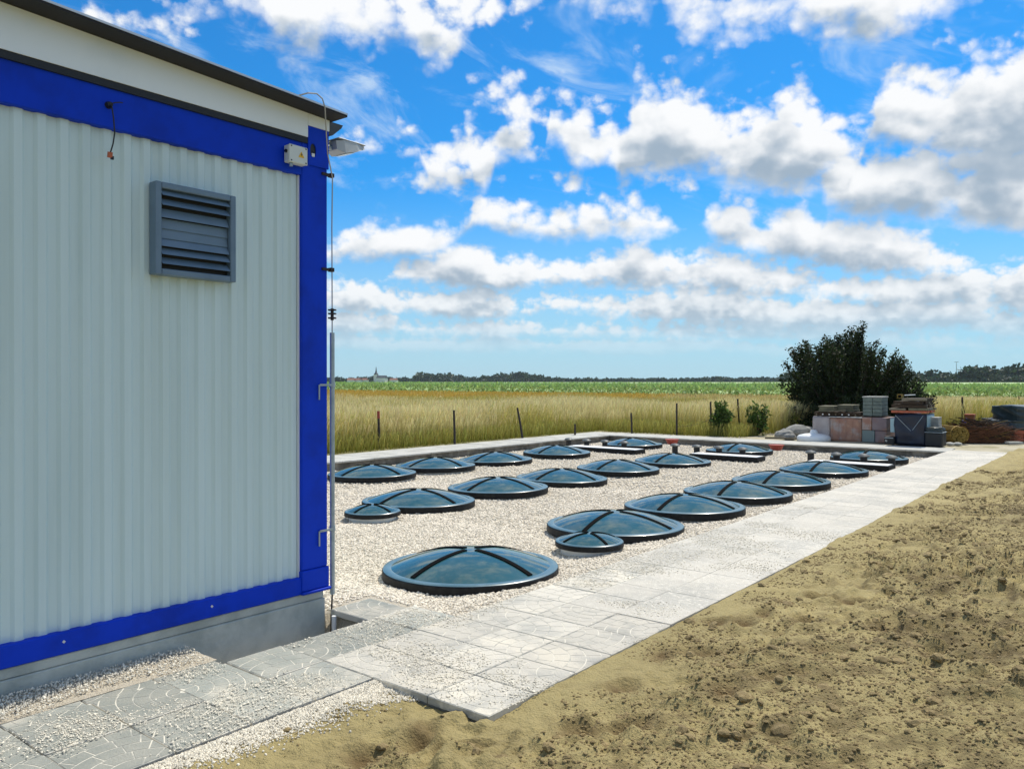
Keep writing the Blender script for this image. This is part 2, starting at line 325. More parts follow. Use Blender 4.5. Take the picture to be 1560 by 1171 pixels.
def np_mesh(name, V, F, m, col=None, smooth=False):
    """V (n,3), F (k,3|4) arrays; col (n,3) point colours"""
    me = bpy.data.meshes.new(name); k = F.shape[1]
    me.vertices.add(len(V)); me.vertices.foreach_set('co', np.ascontiguousarray(V, dtype=np.float32).ravel())
    me.loops.add(F.size); me.loops.foreach_set('vertex_index', np.ascontiguousarray(F, dtype=np.int32).ravel())
    me.polygons.add(len(F)); me.polygons.foreach_set('loop_start', np.arange(0, F.size, k, dtype=np.int32))
    me.update(calc_edges=True)
    if smooth: me.polygons.foreach_set('use_smooth', np.ones(len(F), dtype=bool))
    if col is not None:
        a = me.color_attributes.new('col', 'FLOAT_COLOR', 'POINT'); a.data.foreach_set('color', np.c_[col, np.ones(len(col))].astype(np.float32).ravel())
    me.materials.append(m); return me

_tab = rng.random((256, 256))
def vn(x, y, seed=0):
    x = np.asarray(x, float) + seed * 17.31; y = np.asarray(y, float) + seed * 9.73
    xi = np.floor(x).astype(int); yi = np.floor(y).astype(int); fx = x - xi; fy = y - yi; fx = fx * fx * (3 - 2 * fx); fy = fy * fy * (3 - 2 * fy)
    t = lambda a, b: _tab[a & 255, b & 255]
    return (t(xi, yi) * (1 - fx) + t(xi + 1, yi) * fx) * (1 - fy) + (t(xi, yi + 1) * (1 - fx) + t(xi + 1, yi + 1) * fx) * fy
def fbm(x, y, sc_, oct_=4, seed=0, gain=.5):
    r = 0; a = 1; t = 0
    for i in range(oct_): r = r + a * vn(x * sc_, y * sc_, seed + i); t += a; a *= gain; sc_ *= 2.03
    return r / t
def grid_mesh(name, xs, ys, zf, m, smooth=True, cf=None):
    X, Y = np.meshgrid(xs, ys); Z = zf(X, Y); V = np.stack([X.ravel(), Y.ravel(), Z.ravel()], 1); nx, ny = len(xs), len(ys)
    i = (np.arange(ny - 1)[:, None] * nx + np.arange(nx - 1)[None]).ravel(); F = np.stack([i, i + 1, i + nx + 1, i + nx], 1)
    return np_mesh(name, V, F, m, None if cf is None else cf(X.ravel(), Y.ravel()), smooth=smooth)

def scatter(name, pts, scl, m, label, cat, subdiv=1):
    """uncountable little stones: one object, instanced by geometry nodes"""
    me = bpy.data.meshes.new(name); me.vertices.add(len(pts)); me.vertices.foreach_set('co', np.asarray(pts, np.float32).ravel())
    a = me.attributes.new('scl', 'FLOAT_VECTOR', 'POINT'); a.data.foreach_set('vector', np.asarray(scl, np.float32).ravel())
    me.materials.append(m); o = link_mesh(name, me); tag(o, label, cat, kind='stuff')
    t = bpy.data.node_groups.new(name + '_scatter', 'GeometryNodeTree')
    t.interface.new_socket('Geometry', in_out='INPUT', socket_type='NodeSocketGeometry'); t.interface.new_socket('Geometry', in_out='OUTPUT', socket_type='NodeSocketGeometry')
    N = t.nodes.new; gi = N('NodeGroupInput'); go = N('NodeGroupOutput'); ico = N('GeometryNodeMeshIcoSphere'); ico.inputs['Subdivisions'].default_value = subdiv; ico.inputs['Radius'].default_value = 1
    sp = N('GeometryNodeSetPosition'); nz = N('ShaderNodeTexNoise'); nz.inputs['Scale'].default_value = 1.7; ps = N('GeometryNodeInputPosition')
    sub = N('ShaderNodeVectorMath'); sub.operation = 'SUBTRACT'; sub.inputs[1].default_value = (.5, .5, .5)
    t.links.new(ps.outputs[0], nz.inputs['Vector']); t.links.new(nz.outputs['Color'], sub.inputs[0]); t.links.new(sub.outputs[0], sp.inputs['Offset'])
    sm = N('GeometryNodeSetMaterial'); sm.inputs['Material'].default_value = m; ins = N('GeometryNodeInstanceOnPoints')
    na = N('GeometryNodeInputNamedAttribute'); na.data_type = 'FLOAT_VECTOR'; na.inputs['Name'].default_value = 'scl'
    rv = N('FunctionNodeRandomValue'); rv.data_type = 'FLOAT_VECTOR'; rv.inputs[0].default_value = (-.35, -.35, 0); rv.inputs[1].default_value = (.35, .35, 6.283)
    t.links.new(ico.outputs['Mesh'], sp.inputs['Geometry']); t.links.new(sp.outputs[0], sm.inputs['Geometry'])
    t.links.new(sm.outputs[0], ins.inputs['Instance']); t.links.new(gi.outputs[0], ins.inputs['Points'])
    t.links.new(na.outputs['Attribute'], ins.inputs['Scale']); t.links.new(rv.outputs[0], ins.inputs['Rotation']); t.links.new(ins.outputs[0], go.inputs[0])
    md = o.modifiers.new('scatter', 'NODES'); md.node_group = t; return o

# ------------------------------------------------------------------ ground and basin
WX = -4.37            # face of the cabin
CY = 3.456            # its corner
GZ = -0.09            # gravel level
BX0, BX1, BY1 = -12.4, -3.6, 20.0
M_FIELDSOIL = mat('field_earth', (.16, .15, .055), .95, (.22, .20, .08), .8, .4, .65, world_pos=True)
g = MB(); BIG = 4500; gx0, gx1, gy0, gy1 = -13.7, 6.0, -6.0, 21.55; zg_ = -.03
g.add([(-BIG, -BIG, zg_), (BIG, -BIG, zg_), (BIG, gy0, zg_), (-BIG, gy0, zg_)], [(0, 1, 2, 3)]); g.add([(-BIG, gy0, zg_), (gx0, gy0, zg_), (gx0, gy1, zg_), (-BIG, gy1, zg_)], [(0, 1, 2, 3)])
g.add([(gx1, gy0, zg_), (BIG, gy0, zg_), (BIG, gy1, zg_), (gx1, gy1, zg_)], [(0, 1, 2, 3)]); g.add([(-BIG, gy1, zg_), (BIG, gy1, zg_), (BIG, BIG, zg_), (-BIG, BIG, zg_)], [(0, 1, 2, 3)])
tag(g.build('ground', M_FIELDSOIL), kind='structure')

def gravel_z(X, Y):
    z = GZ + .05 * (fbm(X, Y, .7, 3, 3) - .5) + .012 * (fbm(X, Y, 6, 2, 4) - .5)
    e = np.exp(-((X + 3.6) / .42) ** 2) * np.clip((13 - Y) / 6, 0, 1) * .072
    e2 = np.exp(-((Y - 3.8) / .38) ** 2) * np.clip((X + 5.6) / .6, 0, 1) * .075
    z = np.minimum(z + np.maximum(e, e2), -.008)
    hole = (X > -4.42) & (X < -3.9) & (Y > 2.3) & (Y < 3.52)
    z = z - .085 * np.maximum(np.clip((-11.0 - X) / .8, 0, 1), np.clip((Y - 18.4) / .9, 0, 1))
    return np.where(hole, -.30, z)
xs = np.r_[np.linspace(BX0 - .02, -8, 40), np.linspace(-7.9, BX1 + .04, 110)]; ys = np.r_[np.linspace(-3, 2.4, 12), np.linspace(2.5, 9, 140), np.linspace(9.1, BY1 + .02, 90)]
tag(link_mesh('gravel_bed', grid_mesh('gravel_bed', xs, ys, gravel_z, M_GRAVEL)), kind='structure')

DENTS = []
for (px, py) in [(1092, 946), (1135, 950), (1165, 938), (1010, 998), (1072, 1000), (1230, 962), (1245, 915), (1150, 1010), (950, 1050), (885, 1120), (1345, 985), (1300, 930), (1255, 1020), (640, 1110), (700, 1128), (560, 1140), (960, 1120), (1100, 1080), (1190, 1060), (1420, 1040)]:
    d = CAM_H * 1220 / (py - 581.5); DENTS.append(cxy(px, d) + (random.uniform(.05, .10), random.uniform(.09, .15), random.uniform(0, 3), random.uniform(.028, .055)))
def soil_col(X, Y):
    dry = np.array([.36, .292, .126]); dent_damp_shade = np.array([.15, .10, .036]); brown = np.array([.135, .098, .036])
    m = np.zeros_like(X)
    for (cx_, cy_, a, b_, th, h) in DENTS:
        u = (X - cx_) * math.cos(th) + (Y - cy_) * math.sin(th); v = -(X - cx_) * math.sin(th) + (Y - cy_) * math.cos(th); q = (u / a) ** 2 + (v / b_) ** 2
        m = np.maximum(m, np.exp(-q * .9) * (.55 + h * 12) * (.5 + fbm(X, Y, 14, 2, 3)))  # dents darkened: damp earth and the dent's own shade in one colour
    far = np.clip((X + 2.3) / .9, 0, 1)
    p = np.clip((fbm(X * .8 + Y * .3, Y * .7 - X * .3, 1.5, 4, 83) - .50) * 5, 0, 1) * far; fine = np.clip((fbm(X * .9 + Y * .45, Y * .8 - X * .4, 8, 4, 93, .7) - .50) * 7, 0, 1) * (.25 + .75 * far)
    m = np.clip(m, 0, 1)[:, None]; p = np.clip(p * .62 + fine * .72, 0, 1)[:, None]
    c = dry * (1 + .25 * (fbm(X, Y, .9, 3, 7) - .5))[:, None]; c = c * (1 - p) + brown * p; return c * (1 - m) + dent_damp_shade * m
def soil_z(X, Y):
    edge = np.where(Y > 2.83, -2.4, -3.12); dx = X - edge
    t = np.clip(dx / .8, 0, 1)
    z = -.014 - .014 * np.clip((3.4 - Y) / .4, 0, 1) + .085 * t * np.clip(X + 2.6, 0, 4) + .055 * (fbm(X, Y, 1.1, 3, 11) - .5) * (0.35 + t) + .05 * (fbm(X + .3 * fbm(X, Y, 2, 2, 5), Y, 5, 3, 21) - .5) * (.3 + .7 * t)
    rid = np.abs(fbm(X * 1.0 + Y * .35, Y * .45 - X * .2, 9, 3, 31) - .5)
    z = z + (.055 * (.16 - np.minimum(rid, .16)) / .16 - .028) * np.clip(t * 1.3, .1, 1) * np.clip(fbm(X, Y, .6, 2, 8) * 2 - .4, .1, 1)
    z = z + .026 * np.clip(4 / np.maximum(Y, .5), .1, 1) * (fbm(X, Y, 20, 2, 41) - .5) * (.5 + .5 * t)
    z = z + .030 * np.clip(fbm(X, Y, 2.6, 3, 77) - .56, 0, 1) * 4 * np.exp(-((dx - .05) / .16) ** 2) + np.clip(Y - 5, 0, 8) * .006 * np.exp(-(dx / .3) ** 2)
    crumb = np.clip(t * 1.4 - .2, 0, 1) * np.clip(fbm(X, Y, .8, 2, 18) * 2.6 - .6, .15, 1.2)
    z = z + crumb * np.clip(5 / np.maximum(Y, .5), .12, 1) * (.062 * np.clip(fbm(X * .8 + Y * .5, Y * .8 - X * .35, 11, 2, 51, .5) - .48, 0, 1) * 2.2 + .010 * np.clip(fbm(X, Y, 30, 2, 61) - .52, 0, 1) * 2)
    for (cx_, cy_, a, b_, th, h) in DENTS:
        u = (X - cx_) * math.cos(th) + (Y - cy_) * math.sin(th); v = -(X - cx_) * math.sin(th) + (Y - cy_) * math.cos(th); q = (u / a) ** 2 + (v / b_) ** 2
        z = z - h * np.exp(-q * 1.2) + .35 * h * np.exp(-((np.sqrt(q) - 1.35) / .3) ** 2)
    z = np.where((X < edge - .015) & (Y > 2.80), np.minimum(z, -.09), z)
    z = np.where((X < -3.16), np.minimum(z, -.07), z)
    return z
xs = np.r_[np.linspace(-3.4, .35, 300), np.linspace(.4, 6, 40)]; ys = np.r_[np.linspace(-6, .3, 40), .32 * (21.6 / .32) ** np.linspace(0, 1, 700)]
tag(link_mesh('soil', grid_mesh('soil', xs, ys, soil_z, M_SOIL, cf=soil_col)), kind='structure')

# ------------------------------------------------------------------ paving
PXP, PYP = .40, .36
base = MB()
base.box(-3.60, -2.41, 2.83, 20.4, -.32, -.038); base.box(-3.985, -3.602, 2.83, 3.86, -.32, -.038)
base.box(-3.985, -3.21, 2.46, 2.828, -.32, -.040); base.box(-4.365, -3.21, -3.0, 2.458, -.32, -.040)
pave = base.build('pavement', M_SUBBASE); tag(pave, kind='structure')

def clip_poly(P, x0, x1, y0, y1):
    for ax, lim, sg in ((0, x0, 1), (0, x1, -1), (1, y0, 1), (1, y1, -1)):
        o = []
        for i in range(len(P)):
            a, b = P[i], P[(i + 1) % len(P)]; da, db = sg * (a[ax] - lim), sg * (b[ax] - lim)
            if da >= 0: o.append(a)
            if (da >= 0) != (db >= 0):
                t = da / (da - db); o.append((a[0] + t * (b[0] - a[0]), a[1] + t * (b[1] - a[1])))
        P = o
        if not P: return P
    return P
def paver_mesh(name, centre, rings, phase):
    m = MB(); hx, hy_ = PXP / 2 - .003, PYP / 2 - .003; zt = .0012
    m.box(-hx, hx, -hy_, hy_, -.04, 0.0, 1, .003)
    g_ = .0034
    for i in range(len(rings) - 1):
        r0, r1 = rings[i] + g_, rings[i + 1] - g_; rm = (r0 + r1) / 2; n = max(4, int(round(2 * math.pi * rm / .105)))
        for k in range(n):
            a0 = 2 * math.pi * (k + phase * (i % 2)) / n; a1 = a0 + 2 * math.pi / n; s0 = 6
            outer = [(centre[0] + r1 * math.cos(a), centre[1] + r1 * math.sin(a)) for a in np.linspace(a0 + g_ / r1, a1 - g_ / r1, s0)]
            inner = [(centre[0] + r0 * math.cos(a), centre[1] + r0 * math.sin(a)) for a in np.linspace(a1 - g_ / max(r0, .02), a0 + g_ / max(r0, .02), s0)]
            poly = clip_poly(outer + inner, -hx + .004, hx - .004, -hy_ + .004, hy_ - .004)
            if len(poly) < 3: continue
            A = .5 * abs(sum(poly[j][0] * poly[(j + 1) % len(poly)][1] - poly[(j + 1) % len(poly)][0] * poly[j][1] for j in range(len(poly))))
            if A < 2e-4: continue
            L = len(poly); vs = [(x, y, zt) for x, y in poly] + [(x, y, -.001) for x, y in poly]
            m.add(vs, [tuple(range(L))] + [(j, j + L, (j + 1) % L + L, (j + 1) % L) for j in range(L)], 0)
    return m.mesh(name, [M_PAVER, M_GROOVE])
P_A = paver_mesh('fan_paver', (-.02, -PYP / 2), [.02, .085, .16, .235, .31, .385, .46], .5)
P_B = paver_mesh('arc_paver', (-PXP / 2, -PYP / 2), [.03, .12, .21, .30, .39, .48, .57], .5)
P_C = paver_mesh('wave_paver', (PXP / 2 + .05, 0), [.04, .13, .21, .29, .37, .45, .53], .5)
P_D = []
for me_ in (P_A, P_B, P_C):
    c_ = me_.copy(); c_.materials[0] = M_DUSTY; P_D.append(c_)
pf = MB(); pf.box(-PXP / 2 + .0008, PXP / 2 - .0008, -PYP / 2 + .0008, PYP / 2 - .0008, -.04, .003, 0, .0025); P_FAR = pf.mesh('plain_paver', M_PAVERFAR)
def lay(x, y, near):
    me = random.choice((P_A, P_A, P_B, P_C)) if near == 2 else random.choice(P_D) if near else P_FAR
    k_ = 1.0 if near == 2 else .4
    o = link_mesh('paver', me, pave, (x, y, random.uniform(-.004, .003) * k_), random.choice((0, math.pi)))
    o.rotation_euler.x = random.uniform(-.007, .007) * k_; o.rotation_euler.y = random.uniform(-.007, .007) * k_
for j in range(49):                                   # the long path, three across
    for i in range(3):
        if j >= 47 and False: continue
        lay(-2.4 - PXP * (i + .5), 2.82 + PYP * (j + .5), 1 if j < (5 if i < 2 else 9) else 0)
for j in range(3): lay(-3.6 - PXP * .5, 2.82 + PYP * (j + .5), 2)
lay(-4.0 - PXP * .48, 3.49 + PYP * .5, 2)
for j in range(8):                                    # along the cabin
    for i in range(3):
        if j == 0 and i == 2: continue      # left open beside the hole
        y = 2.82 - PYP * (j + .5)
        if i == 2:
            o = link_mesh('paver', random.choice((P_A, P_B)), pave, (-4.0 - .185, y, -.012), 0); o.scale.x = .92
        else: lay(-3.2 - PXP * (i + .5), y, 2)

# kerb walls with coping around the far sides of the basin
def kerb_wall(label, x0, x1, y0, y1, cx0, cx1, cy0, cy1, along, parts=1):
    t = empty('kerb_wall', ((x0 + x1) / 2, (y0 + y1) / 2, 0)); tag(t, label, 'kerb wall')
    ox, oy = t.location.x, t.location.y
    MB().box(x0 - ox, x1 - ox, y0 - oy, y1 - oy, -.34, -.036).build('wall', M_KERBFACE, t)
    L0, L1 = (cy0, cy1) if along == 'y' else (cx0, cx1); n = int((L1 - L0) / .8); s = (L1 - L0) / n
    for k in range(n):
        a, b = L0 + k * s + .003, L0 + (k + 1) * s - .003; dz = random.uniform(-.004, .004)
        if along == 'y': MB().box(cx0 - ox, cx1 - ox, a - oy, b - oy, -.034 + dz, dz, 0, .004).build('coping_slab', M_CONC, t)
        else: MB().box(a - ox, b - ox, cy0 - oy, cy1 - oy, -.034 + dz, dz, 0, .004).build('coping_slab', M_CONC, t)
kerb_wall('long low concrete kerb with coping between the domes and the tall grass', -12.75, -12.4, -3, 20.35, -13.55, -12.36, -3, 19.99, 'y')
kerb_wall('low concrete kerb with coping across the far end before the tree and pallets', -12.75, -3.6, 20.0, 20.35, -13.55, -3.605, 19.96, 21.05, 'x')
yg = grid_mesh('yard_ground', np.linspace(-13.7, 6, 60), np.r_[np.linspace(20.3, 26, 50), np.linspace(26.5, 30, 8)], lambda X, Y: -.022 + .05 * (fbm(X, Y, 1.5, 3, 51) - .45) * np.clip((Y - 21) / .5, 0, 1), mat('pale_yard_earth', (.42, .38, .28), .95, (.30, .27, .17), 1.3, .4, .65, bump=.6, bscale=20, world_pos=True))
tag(link_mesh('yard_ground', yg), kind='structure')

# ------------------------------------------------------------------ the cabin
cab = empty('container_cabin', (WX, CY, 0)); tag(cab, 'white corrugated site cabin with blue steel frame on a concrete plinth', 'cabin')
def cb(name, m, smooth=False, parent=None):           # cabin parts are given in world coordinates
    def f(mb): 
        mb.v = [(x - WX, y - CY, z) for (x, y, z) in mb.v]; return mb.build(name, m, parent or cab, smooth=smooth)
    return f
LEN, WID = 6.06, 2.44; Y0 = CY - LEN; X0 = WX - WID
ZB, ZR, ZT0, ZT1 = .145, .262, 2.91, 3.185            # plinth top, bottom rail top, top rail bottom / top
cb('plinth', M_PLINTH)(MB().box(X0 + .02, WX - .012, Y0 + .02, CY - .012, -.4, ZB - .055, 0, .006))
cb('plinth', M_PLINTH)(MB().box(X0 + .03, WX - .020, Y0 + .03, CY - .020, ZB - .053, ZB, 0, .004))
cb('bottom_rail', M_BLUE)(MB().box(WX - .06, WX - .004, Y0 + .2, CY - .205, ZB + .003, ZR, 0, .006))
cb('top_rail', M_BLUE)(MB().box(WX - .06, WX - .004, Y0 + .2, CY - .205, ZT0, ZT1, 0, .006))
# core volume and the other three sides
cb('inner_wall', M_WALL)(MB().box(X0 + .05, WX - .075, Y0 + .05, CY - .05, ZB + .002, 3.2))
def profile_panel(ya, yb):
    m = MB(); pts = []; p = .109; y = ya; d0, d1 = WX - .052, WX - .036
    k = 0
    while y < yb - 1e-6:
        for (u, x) in ((0, d0), (.36, d0), (.50, d1), (.84, d1), (.985, d0)):
            yy = y + u * p
            if yy < yb: pts.append((x, yy))
        y += p
    pts.append((d0, yb)); n = len(pts)
    vs = [(x, y, z) for z in (ZR - .01, ZT0 + .01) for x, y in pts]
    m.add(vs, [(i, i + 1, n + i + 1, n + i) for i in range(n - 1)]); return m
yy = CY - .212; stepw = .109 * 11
while yy > Y0 + .25:
    a = max(Y0 + .2, yy - stepw); cb('wall_panel', M_WALL)(profile_panel(a, yy)); yy = a
cb('panel_edge_trim', M_WHITE)(MB().box(WX - .056, WX - .028, CY - .218, CY - .208, ZR, ZT0))
# corner posts
for (xa, xb, ya, yb) in ((WX - .20, WX, CY - .21, CY), (WX - .20, WX, Y0, Y0 + .21), (X0, X0 + .2, CY - .21, CY), (X0, X0 + .2, Y0, Y0 + .21)):
    cb('corner_post', M_BLUE)(MB().box(xa + .001, xb - .001, ya + .001, yb - .001, ZB + .16, ZT1 - .001, 0, .006))
    cb('corner_foot', M_BLUE)(MB().box(xa - .006, xb + .008, ya - .004, yb + .008, ZB + .022, ZB + .158, 0, .006).box(xa - .01, xb + .018, ya - .006, yb + .018, ZB + .001, ZB + .020, 0, .004))
# top corner casting with its oval hole
cc_y0, cc_y1, cc_z0, cc_z1 = CY - .165, CY + .002, ZT1 - .20, ZT1 + .055
m = MB(); N_ = 24; oc = (CY - .128 + .055, 3.085); ring = []; outer = []
oc = (3.33, 3.085)
for k in range(N_):
    a = 2 * math.pi * k / N_; c_, s_ = math.cos(a), math.sin(a)
    ring.append((.024 * c_, .046 * (abs(s_) ** .8) * (1 if s_ >= 0 else -1)))
    t = min((cc_y1 - oc[0]) / c_ if c_ > 1e-6 else 9, (cc_y0 - oc[0]) / c_ if c_ < -1e-6 else 9, (cc_z1 - oc[1]) / s_ if s_ > 1e-6 else 9, (cc_z0 - oc[1]) / s_ if s_ < -1e-6 else 9)
    outer.append((t * c_, t * s_))
# exact corners of the plate
for (yy_, zz_) in ((cc_y0, cc_z0), (cc_y0, cc_z1), (cc_y1, cc_z0), (cc_y1, cc_z1)):
    k = min(range(N_), key=lambda i: (outer[i][0] + oc[0] - yy_) ** 2 + (outer[i][1] + oc[1] - zz_) ** 2); outer[k] = (yy_ - oc[0], zz_ - oc[1])
xo = WX + .010
vs = [(xo, oc[0] + a, oc[1] + b) for a, b in outer] + [(xo, oc[0] + a, oc[1] + b) for a, b in ring] + [(xo - .009, oc[0] + a, oc[1] + b) for a, b in ring] + [(xo - .012, oc[0] + a, oc[1] + b) for a, b in outer]
m.add(vs, [(k, (k + 1) % N_, N_ + (k + 1) % N_, N_ + k) for k in range(N_)] + [(N_ + k, N_ + (k + 1) % N_, 2 * N_ + (k + 1) % N_, 2 * N_ + k) for k in range(N_)] + [(k, 3 * N_ + k, 3 * N_ + (k + 1) % N_, (k + 1) % N_) for k in range(N_)])
cast = cb('corner_casting', M_BLUE)(m)
m = MB(); m.add([(WX + .0025, oc[0] + a, oc[1] + b) for a, b in ring], [tuple(range(N_))]); cb('hole_dark_disc', M_BLACK, parent=cast)(m)  # black disc painted in for the darkness inside the oval hole
cb('hole_light_patch', M_WHITE, parent=cast)(MB().obox((WX + .006, oc[0] + .002, oc[1] - .03), (.006, .022, .022)))  # small white block painted in for the light at the hole's bottom
# roof with fascia; it falls towards the far end
def rz_(y): return 3.314 + (CY - y) * .037
def wedge(xa, xb, ya, yb, zlo, off0, off1):
    m = MB(); vs = []
    for y in (ya, yb):
        for (x, z) in ((xa, zlo if zlo is not None else rz_(y) + off0), (xb, zlo if zlo is not None else rz_(y) + off0), (xb, rz_(y) + off1), (xa, rz_(y) + off1)): vs.append((x, y, z))
    m.add(vs, [(0, 1, 2, 3), (7, 6, 5, 4), (0, 4, 5, 1), (1, 5, 6, 2), (2, 6, 7, 3), (3, 7, 4, 0)]); return m
m = wedge(WX - .035, WX + .016, Y0, CY - .172, 3.162, 0, 0); cb('fascia', M_FASCIA)(m)
m = wedge(WX - .035, WX + .016, CY - .170, CY + .004, 3.242, 0, 0); cb('fascia', M_FASCIA)(m)
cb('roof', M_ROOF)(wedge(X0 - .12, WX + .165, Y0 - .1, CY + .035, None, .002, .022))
cb('roof_edge', M_EDGE)(wedge(WX + .1655, WX + .169, Y0 - .1, CY + .035, None, .014, .026))
cb('fascia_shadow_strip', M_BLACK)(MB().box(WX - .05, WX + .010, Y0, CY - .17, 3.122, 3.1615))  # black strip before the rail, painted in for the shadow under the fascia
# gutter across the far end
m = MB(); gp = [(CY + .012, 3.325), (CY + .15, 3.325), (CY + .135, 3.30), (CY + .06, 3.235), (CY + .012, 3.235)]
L = len(gp); m.add([(WX - .02, y, z) for y, z in gp] + [(X0, y, z) for y, z in gp], [tuple(range(L))[::-1], tuple(range(L, 2 * L))] + [(i, (i + 1) % L, L + (i + 1) % L, L + i) for i in range(L)])
cb('gutter', mat('dark_grey_gutter', (.05, .055, .055), .5))(m)
# louvre
lv = cb('louvre', M_BLACK)(MB().box(WX - .05, WX - .001, 2.27, 2.70, 2.185, 2.635))
VY0, VY1, VZ0, VZ1 = 2.235, 2.735, 2.150, 2.668; fx0, fx1 = WX - .03, WX + .045
for (ya, yb, za, zb) in ((VY0, VY0 + .036, VZ0, VZ1), (VY1 - .036, VY1, VZ0, VZ1), (VY0 + .037, VY1 - .037, VZ1 - .034, VZ1), (VY0 + .037, VY1 - .037, VZ0, VZ0 + .034)):
    cb('louvre_frame', M_LOUVRE, parent=lv)(MB().box(fx0, fx1, ya, yb, za, zb, 0, .004))
for k, tilt in enumerate((.80, .80, .45, .12, .14, .55, .75, .80)):
    zc = VZ1 - .062 - k * .0548; m = MB(); h = .058
    top = Vector((WX + .008, 0, zc + h / 2)); bot = Vector((WX + .008 + h * math.sin(tilt), 0, zc + h / 2 - h * math.cos(tilt)))
    vs = []
    for y in (VY0 + .040, VY1 - .040):
        for (p_, o_) in ((top, 0), (bot, 0), (bot, -.004), (top, -.004)): vs.append((p_.x + o_, y, p_.z))
    m.add(vs, [(0, 1, 2, 3), (7, 6, 5, 4), (0, 4, 5, 1), (1, 5, 6, 2), (2, 6, 7, 3), (3, 7, 4, 0)]); cb('slat', M_LOUVRE, parent=lv)(m)
for o in list(cab.children_recursive):
    if o.name.startswith(('louvre_frame', 'slat', 'hole_dark_disc', 'hole_light_patch')): pass
cb('rivet', M_GALV)(MB().lathe([(.008, 0), (.008, .003), (.002, .006)], 10).__class__()) if False else None
for yy_ in (.9, 1.77, 2.6): cb('rivet', M_GREYBOX)(MB().obox((WX - .002, yy_, .215), (.006, .012, .012), rx=.78))

# junction box
jb = empty('junction_box', (WX + .002, 3.175, 2.958)); tag(jb, 'small grey junction box with yellow warning triangle on the blue top rail', 'box')
MB().box(0, .05, -.07, .07, 0, .112, 0, .006).build('body', M_GREYBOX, jb); MB().box(.0505, .062, -.071, .071, -.001, .113, 0, .004).build('lid', M_GREYBOX, jb)
m = MB(); m.add([(.0635, -.024 + .02, .040), (.0635, .024 + .02, .040), (.0635, .02, .080)], [(0, 1, 2)]); tri = m.build('warning_triangle', M_YELLOW, jb)
m = MB(); q = [(.004, .072), (-.006, .058), (.000, .058), (-.003, .045), (.008, .062), (.002, .062)]; m.add([(.0645, .02 + a, b) for a, b in q], [(0, 1, 2, 5), (2, 3, 4, 5)]); m.build('flash_mark', M_BLACK, tri)
for (a, b) in ((-.07, .01), (.07, .01), (-.07, .102), (.07, .102)): MB().obox((.063, a * .8, b), (.003, .008, .008)).build('screw', M_BLACK, jb)
MB().tube([(.035, -.04, 0), (.035, -.04, -.022)], .012, 10).build('cable_gland', M_GALV, jb); MB().tube([(.03, -.0705, .07), (.03, -.08, .07)], .011, 10).build('cable_gland', M_BLACK, jb)

# hanging cable
hc = empty('hanging_cable', (WX, 2.0, 3.03)); tag(hc, 'short black cable end dangling from the blue top rail', 'cable')
MB().tube([(-.005, 0, 0), (.022, 0, 0)], [.02, .014], 12).build('grommet', M_BLACK, hc)
MB().tube([(.018, 0, .002), (.03, .02, .012), (.034, .045, .02), (.03, .06, .022)], .0035, 6).build('tail', M_BLACK, hc)
MB().tube([(.018, -.002, 0), (.034, .002, -.02), (.036, .010, -.08), (.030, .018, -.15), (.028, .010, -.21), (.026, -.004, -.262)], .004, 6).build('cable', M_BLACK, hc)
MB().obox((.027, -.006, -.272), (.014, .022, .03), ry=.2).build('connector', M_TERRACOTTA, hc); MB().obox((.026, .006, -.285), (.012, .014, .018)).build('connector', M_BLACK, hc)

# floodlight on the far wall of the cabin
fl = empty('floodlight', (WX - .10, CY, 3.18)); tag(fl, 'grey floodlight sticking out past the top corner of the cabin', 'lamp')
MB().box(-.03, .03, .002, .03, -.08, .10, 0, .003).build('wall_plate', M_GALV, fl); MB().tube([(0, .02, .0), (.01, .10, -.01), (.02, .14, .01)], .018, 10).build('arm', M_GALV, fl)
m = MB()
sec = [(.10, .055, -.028, .035), (.16, .075, -.045, .045), (.27, .075, -.012, .048), (.345, .062, .022, .044)]; vs = []
for (y, hw, z0, z1) in sec: vs += [(.02 - hw, y, z0), (.02 + hw, y, z0), (.02 + hw * .85, y, z1), (.02 - hw * .85, y, z1)]
fs = [(3, 2, 1, 0), (12, 13, 14, 15)]
for i in range(3):
    for k in range(4): fs.append((i * 4 + k, i * 4 + (k + 1) % 4, i * 4 + 4 + (k + 1) % 4, i * 4 + 4 + k))
m.add(vs, fs); m.build('housing', M_LAMP, fl)
m = MB(); m.add([(-.04, .172, -.0455), (.08, .172, -.0455), (.08, .262, -.019), (-.04, .262, -.019)], [(3, 2, 1, 0)]); m.build('lens', M_LAMPGLASS, fl)
MB().box(-.045, .085, .11, .35, .0485, .056, 0, .002).build('lid', M_LAMP, fl)

# lightning conductor
lc = empty('lightning_conductor', (WX, CY, 0)); tag(lc, 'thin metal lightning conductor with guard tube beside the blue corner post', 'conductor')
ux, uy = -.012, .048
MB().tube([(.15, -.37, 3.345), (.20, -.31, 3.372), (.21, -.25, 3.382), (.215, -.21, 3.36), (.215, -.19, 3.31), (.18, -.155, 3.2), (.09, -.07, 3.06), (.030, .018, 2.93), (ux + .02, .030, 2.6), (ux, uy, 2.03), (ux, uy, 1.88)], .0045, 8).build('wire', M_WIRE, lc)
cl = MB().tube([(ux, uy, 1.97), (ux, uy, 2.05)], .011, 8).build('test_clamp', M_POST, lc)
for z in (1.985, 2.015, 2.04): MB().obox((ux, uy, z), (.05, .03, .010), rz=.6).build('clamp_bolt', M_POST, cl)
MB().tube([(ux, uy, .10), (ux, uy, 1.885)], .0165, 14).build('guard_tube', M_GALV, lc, smooth=False)
